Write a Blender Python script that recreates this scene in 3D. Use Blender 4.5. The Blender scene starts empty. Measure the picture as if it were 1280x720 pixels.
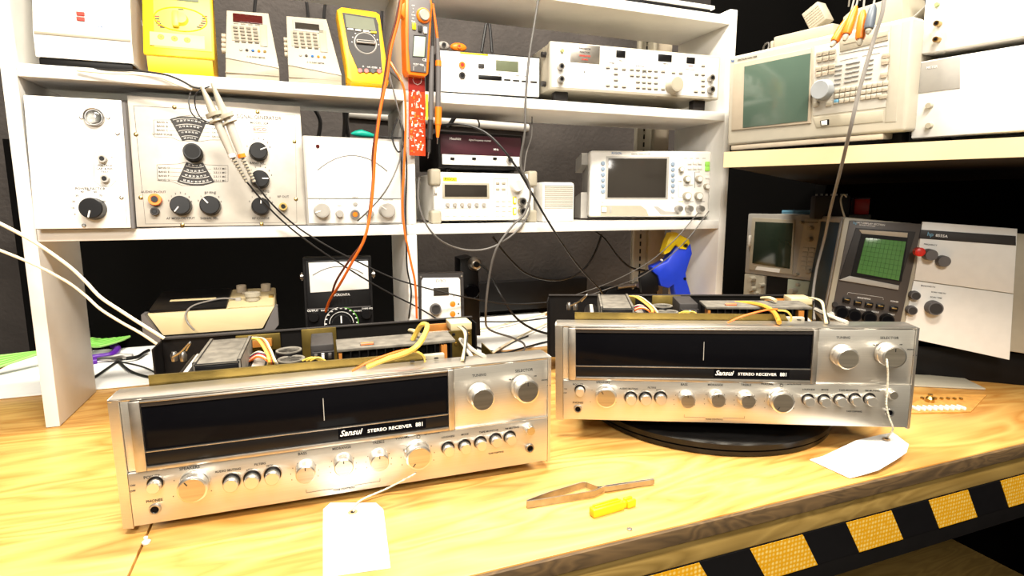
import bpy, bmesh, math, random
from mathutils import Vector, Matrix, Euler
random.seed(7)
R = math.radians
COL = bpy.context.scene.collection
# ------------------------------------------------------------------ camera
F = 710.0; PITCH = math.atan(106/710.0); PSI = R(20.8); CZ = .358
CAM = Vector((0, 0, CZ))
FW = Vector((math.sin(PSI)*math.cos(PITCH), math.cos(PSI)*math.cos(PITCH), -math.sin(PITCH)))
RT = Vector((math.cos(PSI), -math.sin(PSI), 0)); UP = RT.cross(FW)
def ray(x, y): return FW*F + RT*(x-640) - UP*(y-360)
def WY(x, y, Y): d = ray(x, y); return CAM + d*(Y/d.y)
def WZ(x, y, z=0): d = ray(x, y); return CAM + d*((z-CZ)/d.z)
def WD(x, y, D): return CAM + ray(x, y)*(D/F)
cd = bpy.data.cameras.new('camera'); cam = bpy.data.objects.new('camera', cd); COL.objects.link(cam)
cd.lens = F/1280*36; cd.sensor_width = 36; cd.clip_start = .01; cd.clip_end = 50
cam.matrix_world = Matrix(((RT.x, UP.x, -FW.x, 0), (RT.y, UP.y, -FW.y, 0), (RT.z, UP.z, -FW.z, CZ), (0, 0, 0, 1)))
bpy.context.scene.camera = cam
# ------------------------------------------------------------------ materials
MATS = {}
def mat(name, col, rough=.5, metal=0, var=.04, nscale=60, bump=0, bscale=200, emit=None, es=1, spec=.35, coat=0, brushed=False):
    if name in MATS: return MATS[name]
    m = bpy.data.materials.new(name); m.use_nodes = True; nt = m.node_tree; N = nt.nodes; L = nt.links
    b = N['Principled BSDF']
    tc = N.new('ShaderNodeTexCoord'); nz = N.new('ShaderNodeTexNoise'); nz.inputs['Scale'].default_value = nscale
    nz.inputs['Detail'].default_value = 4
    src = tc.outputs['Object']
    if brushed:
        mp = N.new('ShaderNodeMapping'); mp.inputs['Scale'].default_value = (.02, 1, 12); L.new(src, mp.inputs[0]); src = mp.outputs[0]
    L.new(src, nz.inputs['Vector'])
    mr = N.new('ShaderNodeMapRange'); L.new(nz.outputs['Fac'], mr.inputs['Value'])
    mr.inputs['From Min'].default_value = .25; mr.inputs['From Max'].default_value = .75
    mr.inputs['To Min'].default_value = 1-var*2; mr.inputs['To Max'].default_value = 1
    vm = N.new('ShaderNodeVectorMath'); vm.operation = 'SCALE'; vm.inputs[0].default_value = col[:3]; L.new(mr.outputs[0], vm.inputs['Scale'])
    L.new(vm.outputs[0], b.inputs['Base Color'])
    b.inputs['Roughness'].default_value = rough; b.inputs['Metallic'].default_value = metal
    b.inputs['Specular IOR Level'].default_value = spec
    if coat: b.inputs['Coat Weight'].default_value = coat
    if brushed:
        b.inputs['Anisotropic'].default_value = .75
        tg = N.new('ShaderNodeTangent'); tg.direction_type = 'RADIAL'; tg.axis = 'Z'; L.new(tg.outputs[0], b.inputs['Tangent'])
    if bump:
        n2 = N.new('ShaderNodeTexNoise'); n2.inputs['Scale'].default_value = bscale; L.new(tc.outputs['Object'], n2.inputs['Vector'])
        bp = N.new('ShaderNodeBump'); bp.inputs['Strength'].default_value = bump; bp.inputs['Distance'].default_value = .002
        L.new(n2.outputs['Fac'], bp.inputs['Height']); L.new(bp.outputs[0], b.inputs['Normal'])
    if emit:
        b.inputs['Emission Color'].default_value = (*emit, 1); b.inputs['Emission Strength'].default_value = es
    MATS[name] = m; return m
def glassmat(name, col=(.9, .9, .9)):
    m = bpy.data.materials.new(name); m.use_nodes = True; b = m.node_tree.nodes['Principled BSDF']
    b.inputs['Base Color'].default_value = (*col, 1); b.inputs['Transmission Weight'].default_value = 1; b.inputs['Roughness'].default_value = .03
    return m
shelfw = mat('painted_white_board', (.82, .80, .76), .45, var=.05, nscale=14, bump=.15, bscale=60)
cream = mat('cream_painted_board', (.60, .49, .28), .5, var=.08, nscale=10)
wallm = mat('dark_grey_stucco', (.052, .043, .039), .85, var=.25, nscale=7, bump=.8, bscale=90)
blackw = mat('flat_black', (.0015, .0012, .001), .9, spec=.08, var=.2, nscale=5)
roomm = mat('dull_room_paint', (.62, .59, .52), .8, var=.1, nscale=4)
floorm = mat('dark_concrete', (.05, .045, .04), .7, var=.3, nscale=6)
alu = mat('brushed_aluminium', (.78, .75, .69), .44, .9, var=.05, nscale=90, brushed=True)
alu2 = mat('turned_aluminium', (.76, .72, .66), .30, .95, var=.03)
alusat = mat('satin_trim', (.55, .51, .46), .38, 1, var=.12, nscale=80)
chrome = mat('chrome', (.8, .8, .8), .12, 1, var=.02)
steel = mat('steel', (.50, .48, .46), .35, 1, var=.15, nscale=80)
olive = mat('gold_passivated_steel', (.24, .17, .045), .42, .85, var=.25, nscale=30)
brass = mat('brass', (.6, .42, .15), .3, 1, var=.1)
black = mat('black_plastic', (.005, .0045, .005), .35, var=.1, spec=.25)
blackg = mat('black_glass', (.003, .003, .004), .12, var=.05, spec=.05)
blackm = mat('matte_black_metal', (.006, .005, .005), .5, spec=.2, var=.2, nscale=40)
dgrey = mat('dark_grey_plastic', (.028, .024, .023), .55, var=.1)
greyp = mat('grey_plastic', (.13, .12, .12), .55, var=.06)
mgrey = mat('mid_grey_plastic', (.38, .36, .33), .4, var=.06)
white = mat('white_panel', (.82, .80, .76), .4, var=.03)
whitep = mat('white_plastic', (.80, .77, .72), .4, var=.03)
beige = mat('beige_plastic', (.40, .36, .28), .42, var=.04)
beiged = mat('dark_beige_plastic', (.45, .38, .29), .45, var=.05)
hpw = mat('ivory_panel', (.47, .43, .35), .4, var=.03)
yellow = mat('yellow_plastic', (.90, .68, .01), .38, var=.03)
yellow2 = mat('pale_yellow_panel', (.90, .80, .10), .4, var=.03)
amber = mat('amber_yellow_plastic', (.92, .50, .005), .38, var=.03)
orange = mat('orange_plastic', (.90, .17, .01), .38, var=.04)
lorange = mat('bright_orange_plastic', (.90, .20, .012), .38, var=.04)
red = mat('red_plastic', (.70, .03, .02), .35, var=.05)
dred = mat('dark_red_window', (.07, .008, .008), .15, var=.05)
maroon = mat('maroon_panel', (.055, .014, .022), .4, var=.06)
blue = mat('blue_plastic', (.015, .05, .62), .38, var=.05)
lblue = mat('light_blue_plastic', (.15, .35, .5), .4, var=.05)
navy = mat('blue_side_panel', (.01, .045, .10), .45, var=.1)
purple = mat('purple_rubber', (.10, .015, .30), .4, var=.06)
green = mat('green_plastic', (.12, .48, .04), .4, var=.06)
teal = mat('teal_rubber', (.0, .33, .24), .4, var=.05)
crt = mat('green_grey_crt', (.085, .13, .10), .12, var=.1, nscale=8, spec=.8)
crtd = mat('dark_green_crt', (.022, .034, .022), .12, var=.1, nscale=8, spec=.8)
crtg = mat('green_phosphor_crt', (.10, .26, .075), .15, var=.1, nscale=8)
crtline = mat('graticule_green', (.05, .14, .04), .3)
lcd = mat('lcd_grey_green', (.13, .145, .09), .3, var=.05, spec=.1)
lcdl = mat('lcd_light_green', (.50, .60, .46), .15, var=.05)
lcdd = mat('lcd_dark', (.035, .03, .025), .12, var=.1, nscale=6)
paper = mat('white_card', (.88, .87, .84), .7, var=.02)
string = mat('cotton_string', (.80, .74, .58), .8, var=.15, nscale=300, bump=.6, bscale=900)
pcb = mat('red_circuit_board', (.62, .06, .015), .35, var=.1)
pcbd = mat('dark_red_circuit_board', (.28, .02, .015), .35, var=.1)
pcbo = mat('brown_circuit_board', (.42, .16, .03), .45, var=.15)
dust = mat('dusty_grey_metal', (.20, .18, .15), .6, .2, var=.3, nscale=70)
dustw = mat('dusty_white_paint', (.46, .42, .36), .55, var=.12, nscale=60)
ink = mat('black_ink', (.02, .02, .02), .5)
inkg = mat('grey_ink', (.06, .05, .045), .6)
inkr = mat('red_ink', (.65, .05, .03), .5)
inkw = mat('white_ink', (.85, .83, .8), .5)
inkb = mat('blue_ink', (.02, .12, .35), .5)
arcg = mat('grey_meter_arc', (.22, .22, .22), .5)
eico = mat('worn_silver_panel', (.56, .52, .46), .48, .25, var=.12, nscale=25)
wmid = mat('pale_grey_cable_rubber', (.24, .22, .20), .4, var=.1)
wblack = mat('black_cable_rubber', (.012, .011, .011), .38, var=.1)
wgrey = mat('grey_cable_rubber', (.10, .092, .085), .4, var=.1)
wtan = mat('cream_thin_wire', (.60, .50, .30), .5, var=.1)
wwhite = mat('white_cable_rubber', (.80, .70, .52), .45, var=.06)
worange = mat('orange_cable_rubber', (.80, .15, .015), .38, var=.05)
wbrown = mat('brown_cable_rubber', (.10, .025, .015), .38, var=.05)
wyellow = mat('yellow_cable_rubber', (.72, .48, .08), .45, var=.05)
turnt = mat('worn_black_turntable', (.006, .0055, .0055), .28, var=.3, nscale=50)

def wood(name, c1, c2, scale=1.0, rough=.5):
    m = bpy.data.materials.new(name); m.use_nodes = True; nt = m.node_tree; N = nt.nodes; L = nt.links; b = N['Principled BSDF']
    tc = N.new('ShaderNodeTexCoord'); mp = N.new('ShaderNodeMapping'); mp.inputs['Scale'].default_value = (1.6*scale, 7*scale, 7*scale)
    mp.inputs['Rotation'].default_value = (0, 0, R(6))
    L.new(tc.outputs['Object'], mp.inputs[0])
    n1 = N.new('ShaderNodeTexNoise'); n1.inputs['Scale'].default_value = 1.3; n1.inputs['Detail'].default_value = 2; n1.inputs['Distortion'].default_value = 1.2
    L.new(mp.outputs[0], n1.inputs['Vector'])
    mu = N.new('ShaderNodeMath'); mu.operation = 'MULTIPLY'; mu.inputs[1].default_value = 9; L.new(n1.outputs['Fac'], mu.inputs[0])
    pp = N.new('ShaderNodeMath'); pp.operation = 'PINGPONG'; pp.inputs[1].default_value = .5; L.new(mu.outputs[0], pp.inputs[0])
    m2 = N.new('ShaderNodeMapping'); m2.inputs['Scale'].default_value = (6, 160, 160); L.new(tc.outputs['Object'], m2.inputs[0])
    n2 = N.new('ShaderNodeTexNoise'); n2.inputs['Scale'].default_value = 1; n2.inputs['Detail'].default_value = 3; L.new(m2.outputs[0], n2.inputs['Vector'])
    n3 = N.new('ShaderNodeTexNoise'); n3.inputs['Scale'].default_value = 3.2; n3.inputs['Detail'].default_value = 3; L.new(tc.outputs['Object'], n3.inputs['Vector'])
    a = N.new('ShaderNodeMath'); a.operation = 'MULTIPLY_ADD'; L.new(pp.outputs[0], a.inputs[0]); a.inputs[1].default_value = .8
    b3 = N.new('ShaderNodeMath'); b3.operation = 'MULTIPLY'; b3.inputs[1].default_value = .35; L.new(n2.outputs['Fac'], b3.inputs[0]); L.new(b3.outputs[0], a.inputs[2])
    a2 = N.new('ShaderNodeMath'); a2.operation = 'MULTIPLY_ADD'; L.new(n3.outputs['Fac'], a2.inputs[0]); a2.inputs[1].default_value = .55; L.new(a.outputs[0], a2.inputs[2])
    cr = N.new('ShaderNodeValToRGB'); cr.color_ramp.elements[0].position = .35; cr.color_ramp.elements[0].color = (*c2, 1)
    cr.color_ramp.elements[1].position = .95; cr.color_ramp.elements[1].color = (*c1, 1)
    L.new(a2.outputs[0], cr.inputs[0]); L.new(cr.outputs[0], b.inputs['Base Color']); b.inputs['Roughness'].default_value = rough
    MATS[name] = m; return m
ply = wood('varnished_plywood', (.40, .17, .03), (.62, .37, .11), 1, .38)
plyedge = wood('dark_plywood_edge', (.05, .028, .01), (.13, .075, .028), 3, .7)
beamw = wood('rough_pine_beam', (.20, .12, .025), (.34, .22, .06), 1.6, .6)
# hazard tape reflective yellow: small domes
hz = mat('reflective_amber_tape', (.75, .36, .01), .25, .3, var=.1)
nt = hz.node_tree; vt = nt.nodes.new('ShaderNodeTexVoronoi'); vt.inputs['Scale'].default_value = 170; vt.inputs['Randomness'].default_value = .15
tcn = [n for n in nt.nodes if n.type == 'TEX_COORD'][0]; nt.links.new(tcn.outputs['Object'], vt.inputs['Vector'])
crr = nt.nodes.new('ShaderNodeValToRGB'); crr.color_ramp.elements[0].position = .1; crr.color_ramp.elements[0].color = (1, .85, .3, 1)
crr.color_ramp.elements[1].position = .5; crr.color_ramp.elements[1].color = (.75, .36, .01, 1)
nt.links.new(vt.outputs['Distance'], crr.inputs[0]); nt.links.new(crr.outputs[0], nt.nodes['Principled BSDF'].inputs['Base Color'])

# ------------------------------------------------------------------ mesh builder
class MB:
    def __init__(s): s.bm = bmesh.new(); s.mats = []
    def mi(s, m):
        if m not in s.mats: s.mats.append(m)
        return s.mats.index(m)
    def box(s, x, y, z, m, bev=0, seg=2):
        i = s.mi(m); vs = [s.bm.verts.new((x[a], y[b], z[c])) for a in (0, 1) for b in (0, 1) for c in (0, 1)]
        fs = [s.bm.faces.new([vs[k] for k in q]) for q in ((0, 1, 3, 2), (4, 6, 7, 5), (0, 4, 5, 1), (2, 3, 7, 6), (0, 2, 6, 4), (1, 5, 7, 3))]
        bmesh.ops.recalc_face_normals(s.bm, faces=fs)
        for f in fs: f.material_index = i
        if bev:
            bev = min(bev, .45*min(abs(x[1]-x[0]), abs(y[1]-y[0]), abs(z[1]-z[0])))
            es = set(e for f in fs for e in f.edges)
            bmesh.ops.bevel(s.bm, geom=list(es), offset=bev, segments=seg, affect='EDGES', profile=.5)
        return s
    def prism(s, pts, y0, y1, m, axis='y', back=None, bev=0):
        """polygon in xz at y0 (front), y1 (back) - or in xy for axis z; back = scaled outline for the rear"""
        i = s.mi(m); bp = back or pts
        mk = (lambda p, d: (p[0], d, p[1])) if axis == 'y' else ((lambda p, d: (p[0], p[1], d)) if axis == 'z' else (lambda p, d: (d, p[0], p[1])))
        a = [s.bm.verts.new(mk(p, y0)) for p in pts]; b = [s.bm.verts.new(mk(p, y1)) for p in bp]; n = len(pts)
        fs = [s.bm.faces.new(a), s.bm.faces.new(b[::-1])] + [s.bm.faces.new((a[k], b[k], b[(k+1) % n], a[(k+1) % n])) for k in range(n)]
        bmesh.ops.recalc_face_normals(s.bm, faces=fs)
        for f in fs: f.material_index = i
        if bev:
            es = set(fs[0].edges)
            bmesh.ops.bevel(s.bm, geom=list(es), offset=bev, segments=2, affect='EDGES', profile=.5)
        return s
    def rod(s, p, q, r, m, r2=None, seg=20, bev=0):
        return s.tube([p, q], [r, r if r2 is None else r2], m, seg)
    def tube(s, pts, rad, m, seg=8, closed=False):
        i = s.mi(m); pts = [Vector(p) for p in pts]; n = len(pts)
        rs = rad if isinstance(rad, (list, tuple)) else [rad]*n
        rings = []; prev = None
        for k in range(n):
            if k == 0: t = pts[1]-pts[0]
            elif k == n-1: t = pts[-1]-pts[-2]
            else: t = (pts[k+1]-pts[k-1])
            if t.length < 1e-9: t = Vector((0, 0, 1))
            t.normalize()
            if prev is None:
                ref = Vector((0, 0, 1)) if abs(t.z) < .9 else Vector((1, 0, 0)); u = t.cross(ref).normalized()
            else:
                u = prev - t*prev.dot(t)
                u = u.normalized() if u.length > 1e-6 else t.orthogonal().normalized()
            prev = u; v = t.cross(u)
            rings.append([s.bm.verts.new(pts[k]+(u*math.cos(2*math.pi*j/seg)+v*math.sin(2*math.pi*j/seg))*rs[k]) for j in range(seg)])
        fs = []
        for k in range(n-1):
            for j in range(seg):
                fs.append(s.bm.faces.new((rings[k][j], rings[k][(j+1) % seg], rings[k+1][(j+1) % seg], rings[k+1][j])))
        fs.append(s.bm.faces.new(rings[0][::-1])); fs.append(s.bm.faces.new(rings[-1]))
        bmesh.ops.recalc_face_normals(s.bm, faces=fs)
        for f in fs: f.material_index = i
        return s
    def lathe(s, c, prof, m, seg=32, axis='y'):
        """prof: list of (r, h) along axis from c"""
        c = Vector(c); ax = {'y': Vector((0, 1, 0)), 'z': Vector((0, 0, 1)), 'x': Vector((1, 0, 0))}[axis]
        pts = [c+ax*h for r, h in prof]; i = s.mi(m)
        u = Vector((1, 0, 0)) if axis != 'x' else Vector((0, 1, 0)); v = ax.cross(u)
        rings = [[s.bm.verts.new(p+(u*math.cos(2*math.pi*j/seg)+v*math.sin(2*math.pi*j/seg))*max(r, 1e-5)) for j in range(seg)] for p, (r, h) in zip(pts, prof)]
        fs = []
        for k in range(len(rings)-1):
            for j in range(seg): fs.append(s.bm.faces.new((rings[k][j], rings[k][(j+1) % seg], rings[k+1][(j+1) % seg], rings[k+1][j])))
        fs.append(s.bm.faces.new(rings[0][::-1])); fs.append(s.bm.faces.new(rings[-1]))
        bmesh.ops.recalc_face_normals(s.bm, faces=fs)
        for f in fs: f.material_index = i
        return s
    def hull(s, pts, m, bev=0):
        i = s.mi(m); vs = [s.bm.verts.new(p) for p in pts]
        g = bmesh.ops.convex_hull(s.bm, input=vs); fs = [f for f in g['geom'] if isinstance(f, bmesh.types.BMFace)]
        bmesh.ops.recalc_face_normals(s.bm, faces=fs)
        for f in fs: f.material_index = i
        if bev: bmesh.ops.bevel(s.bm, geom=list(set(e for f in fs for e in f.edges)), offset=bev, segments=2, affect='EDGES', profile=.5)
        return s
    def sphere(s, c, r, m, sc=(1, 1, 1), rot=None):
        g = bmesh.ops.create_uvsphere(s.bm, u_segments=20, v_segments=12, radius=r)
        M = Matrix.Translation(c) @ (rot.to_matrix().to_4x4() if rot else Matrix()) @ Matrix.Diagonal((*sc, 1))
        bmesh.ops.transform(s.bm, matrix=M, verts=g['verts']); i = s.mi(m)
        for f in set(f for v in g['verts'] for f in v.link_faces): f.material_index = i
        return s
    def text(s, body, x, z, size, m, y=-.0003, align='CENTER', ext=.00015, shear=0, rz=0, flip=False, sx=1.0, top=None):
        cu = bpy.data.curves.new('t', 'FONT'); cu.body = body; cu.size = size; cu.align_x = align; cu.extrude = ext; cu.shear = shear; cu.offset = size*.012
        cu.resolution_u = 2; cu.align_y = 'CENTER'
        ob = bpy.data.objects.new('t', cu); me = bpy.data.meshes.new_from_object(ob)
        i = s.mi(m); ca, sa = math.cos(rz), math.sin(rz); vs = []
        for v in me.vertices:
            a, b, c = v.co.x*sx, v.co.y, v.co.z
            if flip: a, b = -a, -b
            a, b = ca*a-sa*b, sa*a+ca*b
            vs.append(s.bm.verts.new((x+a, z+b, top+c) if top is not None else (x+a, y-c, z+b)))
        for p in me.polygons:
            try: s.bm.faces.new([vs[k] for k in p.vertices]).material_index = i
            except ValueError: pass
        bpy.data.objects.remove(ob); bpy.data.curves.remove(cu); bpy.data.meshes.remove(me)
        return s
    def build(s, name, parent=None, M=None, label=None):
        me = bpy.data.meshes.new(name); s.bm.to_mesh(me); s.bm.free()
        for m in s.mats: me.materials.append(m)
        me.polygons.foreach_set('use_smooth', [True]*len(me.polygons)); me.set_sharp_from_angle(angle=R(34))
        o = bpy.data.objects.new(name, me); COL.objects.link(o)
        if parent: o.parent = parent
        if M is not None: o.matrix_local = M
        if label: o['label'] = label
        return o
def spline(pts, n=7):
    P = [Vector(p) for p in pts]; out = []
    for k in range(len(P)-1):
        p0 = P[max(k-1, 0)]; p1 = P[k]; p2 = P[k+1]; p3 = P[min(k+2, len(P)-1)]
        for j in range(n):
            t = j/n
            out.append(.5*((2*p1)+(p2-p0)*t+(2*p0-5*p1+4*p2-p3)*t*t+(3*p1-p0-3*p2+p3)*t**3))
    out.append(P[-1]); return out
def tag(o, label, cat, group=None):
    o['label'] = label; o['category'] = cat
    if group: o['group'] = group
    return o
def struct(o): o['kind'] = 'structure'; return o

class Thing:
    L = None
    def __init__(s, name, label, cat, loc, rot=(0, 0, 0), group=None):
        s.o = bpy.data.objects.new(name, None); COL.objects.link(s.o); s.o.empty_display_size = .02
        s.M = Matrix.Translation(loc) @ Euler([R(a) for a in rot]).to_matrix().to_4x4(); s.o.matrix_world = s.M; s.Mi = s.M.inverted()
        tag(s.o, label, cat, group); s.setmap()
    def setmap(s, other=None):
        Mi = (other or s).Mi; s.mc = Mi @ CAM; s.mr = Mi.to_3x3()
    def p(s, x, y, d=0.0):
        v = s.mr @ ray(x, y); t = (d-s.mc.y)/v.y; q = s.mc+v*t; return (q.x, q.z)
    def pz(s, x, y, z=0.0):
        v = s.mr @ ray(x, y); t = (z-s.mc.z)/v.z; q = s.mc+v*t; return (q.x, q.y)
    def rect(s, x0, y0, x1, y1, d=0):
        xm, ym = (x0+x1)/2, (y0+y1)/2
        return s.p(x0, ym, d)[0], s.p(x1, ym, d)[0], s.p(xm, y1, d)[1], s.p(xm, y0, d)[1]
    def local(s, w): return s.Mi @ Vector(w)
    def part(s, mb, name, parent=None, label=None):
        if s.L is not None: bmesh.ops.transform(mb.bm, matrix=s.L, verts=mb.bm.verts[:])
        return mb.build(name, parent or s.o, label=label)
    def raw(s, mb, name, label=None): return mb.build(name, s.o, label=label)
    def lean(s, deg):
        """lean the front face back about its lower edge; the base stays flat"""
        s.L = Euler((R(deg), 0, 0)).to_matrix().to_4x4(); Mi = (s.M @ s.L).inverted(); s.mc = Mi @ CAM; s.mr = Mi.to_3x3()
    def wedge(s, name, x, h, D, y0, m, deg, label=None):
        t = math.tan(R(-deg)); b = MB().prism([(y0, 0), (y0+h*t, h), (D, h), (D, 0)], x[0], x[1], m, axis='x'); return s.raw(b, name, label)
    # convenience
    def box(s, name, x, y, z, m, bev=.001, label=None, parent=None): return s.part(MB().box(x, y, z, m, bev), name, parent, label)
    def pbox(s, name, px, d0, d1, m, bev=.0006, label=None, parent=None):
        a, b, c, e = s.rect(*px, d=d0); return s.box(name, (a, b), (d0, d1), (c, e), m, bev, label, parent)
    def ppoly(s, name, pts, d0, d1, m, bev=0, label=None, parent=None, mb=None):
        q = [s.p(x, y, d0) for x, y in pts]
        if mb: mb.prism(q, d0, d1, m, bev=bev); return
        return s.part(MB().prism(q, d0, d1, m, bev=bev), name, parent, label)
    def rad(s, px, py, r, d): return abs(s.p(px, py-r, d)[1]-s.p(px, py+r, d)[1])/2
    def knob(s, px, py, r, h, m, name='knob', mark=None, ang=0, tipm=None, flare=1.08, parent=None, label=None, seg=28, base=0, collar=None):
        x, z = s.p(px, py, -h+base); rr = s.rad(px, py, r, -h); b = MB()
        if collar: b.lathe((x, base, z), [(rr*1.5, -h*.25), (rr*1.5, 0)], collar, seg)
        b.lathe((x, base, z), [(rr*.93, -h), (rr, -h*.93), (rr*flare, 0)], m, seg)
        if mark:
            dx, dz = math.sin(ang), math.cos(ang)
            b.tube([(x+dx*rr*.25, base-h-.0005, z+dz*rr*.25), (x+dx*rr*.92, base-h-.0005, z+dz*rr*.92)], rr*.07, mark, 5)
        o = s.part(b, name, parent, label)
        if tipm: s.part(MB().lathe((x, base-h, z), [(rr*.8, -.0005), (rr*.8, -.00005)], tipm, seg), 'knob_cap', o)
        return o
    def screw(s, px, py, r=.003, m=None, name='screw'):
        x, z = s.p(px, py); return s.part(MB().lathe((x, 0, z), [(r*.6, -.0016), (r, -.0008), (r, 0)], m or brass, 14), name)
    def jack(s, px, py, r, m, h=.004, hole=black, name='jack', label=None):
        x, z = s.p(px, py, -h); rr = s.rad(px, py, r, 0)
        b = MB().lathe((x, 0, z), [(rr*.55, -h+.0012), (rr*.6, -h), (rr*.95, -h), (rr, -h*.7), (rr, 0)], m, 22)
        b.lathe((x, -h, z), [(rr*.5, -.0002), (rr*.5, .001)], hole, 18); return s.part(b, name, label=label)
    def tx(s, mb, body, px, py, hpx, m, d=0, **k):
        x, z = s.p(px, py, d); sz = s.rad(px, py, hpx/2, d)*2/.72; mb.text(body, x, z, sz, m, y=d-.0003, **k)
    def line(s, mb, pts, m, r=.0004, d=0):
        q = [s.p(x, y, d) for x, y in pts]; mb.tube([(a, d-.0001, b) for a, b in q], r, m, 4)
def copy_tree(o, parent=None):
    c = o.copy(); COL.objects.link(c)
    if parent: c.parent = parent
    for ch in list(o.children): copy_tree(ch, c)
    return c
def cable(name, pts, r, m, label, cat='cable', group=None, n=7, seg=8):
    return tag(MB().tube(spline(pts, n), r, m, seg).build(name), label, cat, group)

# ------------------------------------------------------------------ room
struct(MB().box((-1.75, 2.05), (-1.9, 1.8), (-1.0, -.9), floorm).build('floor'))
struct(MB().box((-1.75, 1.36), (1.72, 1.8), (-.9, 2.3), wallm).build('wall_back'))
struct(MB().box((1.36, 2.05), (1.72, 1.8), (-.9, 2.3), blackw).build('wall_back'))
struct(MB().box((1.95, 2.05), (-1.9, 1.72), (-.9, 2.3), blackw).build('wall_right'))
struct(MB().box((-1.75, -1.65), (-1.9, 1.72), (-.9, 2.3), blackw).build('wall_left'))
struct(MB().box((-1.65, 1.95), (-1.9, -1.8), (-.9, 2.3), roomm).build('wall_rear'))
struct(MB().box((-1.75, 2.05), (-1.9, 1.8), (2.3, 2.4), roomm).build('ceiling'))

# ------------------------------------------------------------------ bench
T = Thing('workbench', 'long plywood workbench with pine front beam carrying the receivers and shelves', 'workbench', (0, .485, -.9))
B0 = .9
def benchbox(name, x, y, z, m, bev=.0008, label=None): return T.box(name, x, (y[0]-.485, y[1]-.485), (z[0]+.9, z[1]+.9), m, bev, label)
benchbox('worktop', (-.168, 1.62), (.487, 1.70), (-.018, 0), ply)
benchbox('worktop', (-.62, -.1705), (.487, 1.70), (-.018, -.0004), ply)
benchbox('edge_strip', (-.62, 1.62), (.482, .487), (-.020, -.0015), plyedge, .0006)
zb = WY(890, 696, .49).z
benchbox('front_beam', (-.62, 1.62), (.4875, .53), (zb, -.0205), beamw, .003)
for x in (-.60, 1.53):
    for y in (.55, 1.6): benchbox('leg', (x, x+.085), (y, y+.085), (-.9, -.021), beamw, .003)
benchbox('lower_shelf', (-.6, 1.6), (.62, 1.6), (-.55, -.53), beamw, .002)
benchbox('tape_board', (-.62, 1.62), (.4885, .53), (zb-.075, zb-.0003), blackm, .001)
# hazard tape with slanted stripes on the board
tz1 = zb-.001; tz0 = WY(1060, 694, .488).z
tp = T.box('hazard_tape', (-.6, 1.6), (.4878-.485, .4884-.485), (tz0+.9, tz1+.9), black, 0, 'black and amber striped reflective tape')
def tx_at(px, py): return WY(px, py, .488).x
y1, y2 = (.4871-.485, .4878-.485)
def stripe(a0, a1):
    # a0,a1 top x of stripe; slanted to the right going down
    sl = .62*(tz1-tz0)
    pts = [(a0, tz1+.9), (a1, tz1+.9), (a1+sl, tz0+.9), (a0+sl, tz0+.9)]
    MB().prism(pts, y1, y2, hz).build('tape_stripe', tp)
w1 = tx_at(937, 685); w2 = tx_at(1003, 667); w3 = tx_at(1057, 653); w4 = tx_at(1113, 637)
per = (w3-w1); wid = (w2-w1)
for k in range(-9, 8): stripe(w1+k*per, w1+k*per+wid)

tag(MB().box((-.61, .735), (1.275, 1.69), (.0004, .004), paper, .001).build('white_sheet'), 'large white sheet lying at the back of the bench behind both receivers', 'sheet')

# ------------------------------------------------------------------ shelf unit
SY0, SY1 = 1.08, 1.264
T = Thing('shelving_unit', 'white painted wooden shelving unit standing on the bench full of test instruments', 'shelf', (.2, SY0, 0))
def sb(name, x, z, y=(SY0, SY1), m=shelfw, bev=.0012):
    return T.box(name, (x[0]-.2, x[1]-.2), (y[0]-SY0, y[1]-SY0), z, m, bev)
sb('upright_panel', (.930, .950), (.0005, .785))
sb('divider_panel', (.197, .216), (.0045, .2985)); sb('divider_panel', (.197, .216), (.3185, .5435)); sb('divider_panel', (.197, .216), (.5635, .7515))
sb('upright_panel', (-.392, -.373), (.0005, .785))
for z_ in ((.299, .318), (.544, .563), (.752, .771)): sb('shelf_board', (-.3725, .9295), z_)

# slotted metal upright seen behind the right end of the shelves
T = Thing('slotted_upright', 'beige slotted metal upright behind the right end of the shelves', 'shelf upright', (.80, 1.30, .004))
xa = WY(794, 250, 1.30).x-.80; xb = WY(815, 250, 1.30).x-.80; xc = WY(834, 250, 1.30).x-.80
ub = MB().box((xa, xa+.0065), (0, .012), (0, .95), beige, .001).box((xb-.0065, xb), (0, .012), (0, .95), beige, .001)
ub.box((xa, xb), (.009, .014), (0, .95), beige, 0)
T.part(ub, 'channel')
sl = MB()
for k in range(46): sl.box(((xa+xb)/2-.002, (xa+xb)/2+.002), (.0075, .0095), (.02+k*.02, .032+k*.02), black)
T.part(sl, 'slot_row')
T.box('backing_strip', (xb+.001, xc), (.004, .02), (0, .95), beiged, .001)

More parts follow.
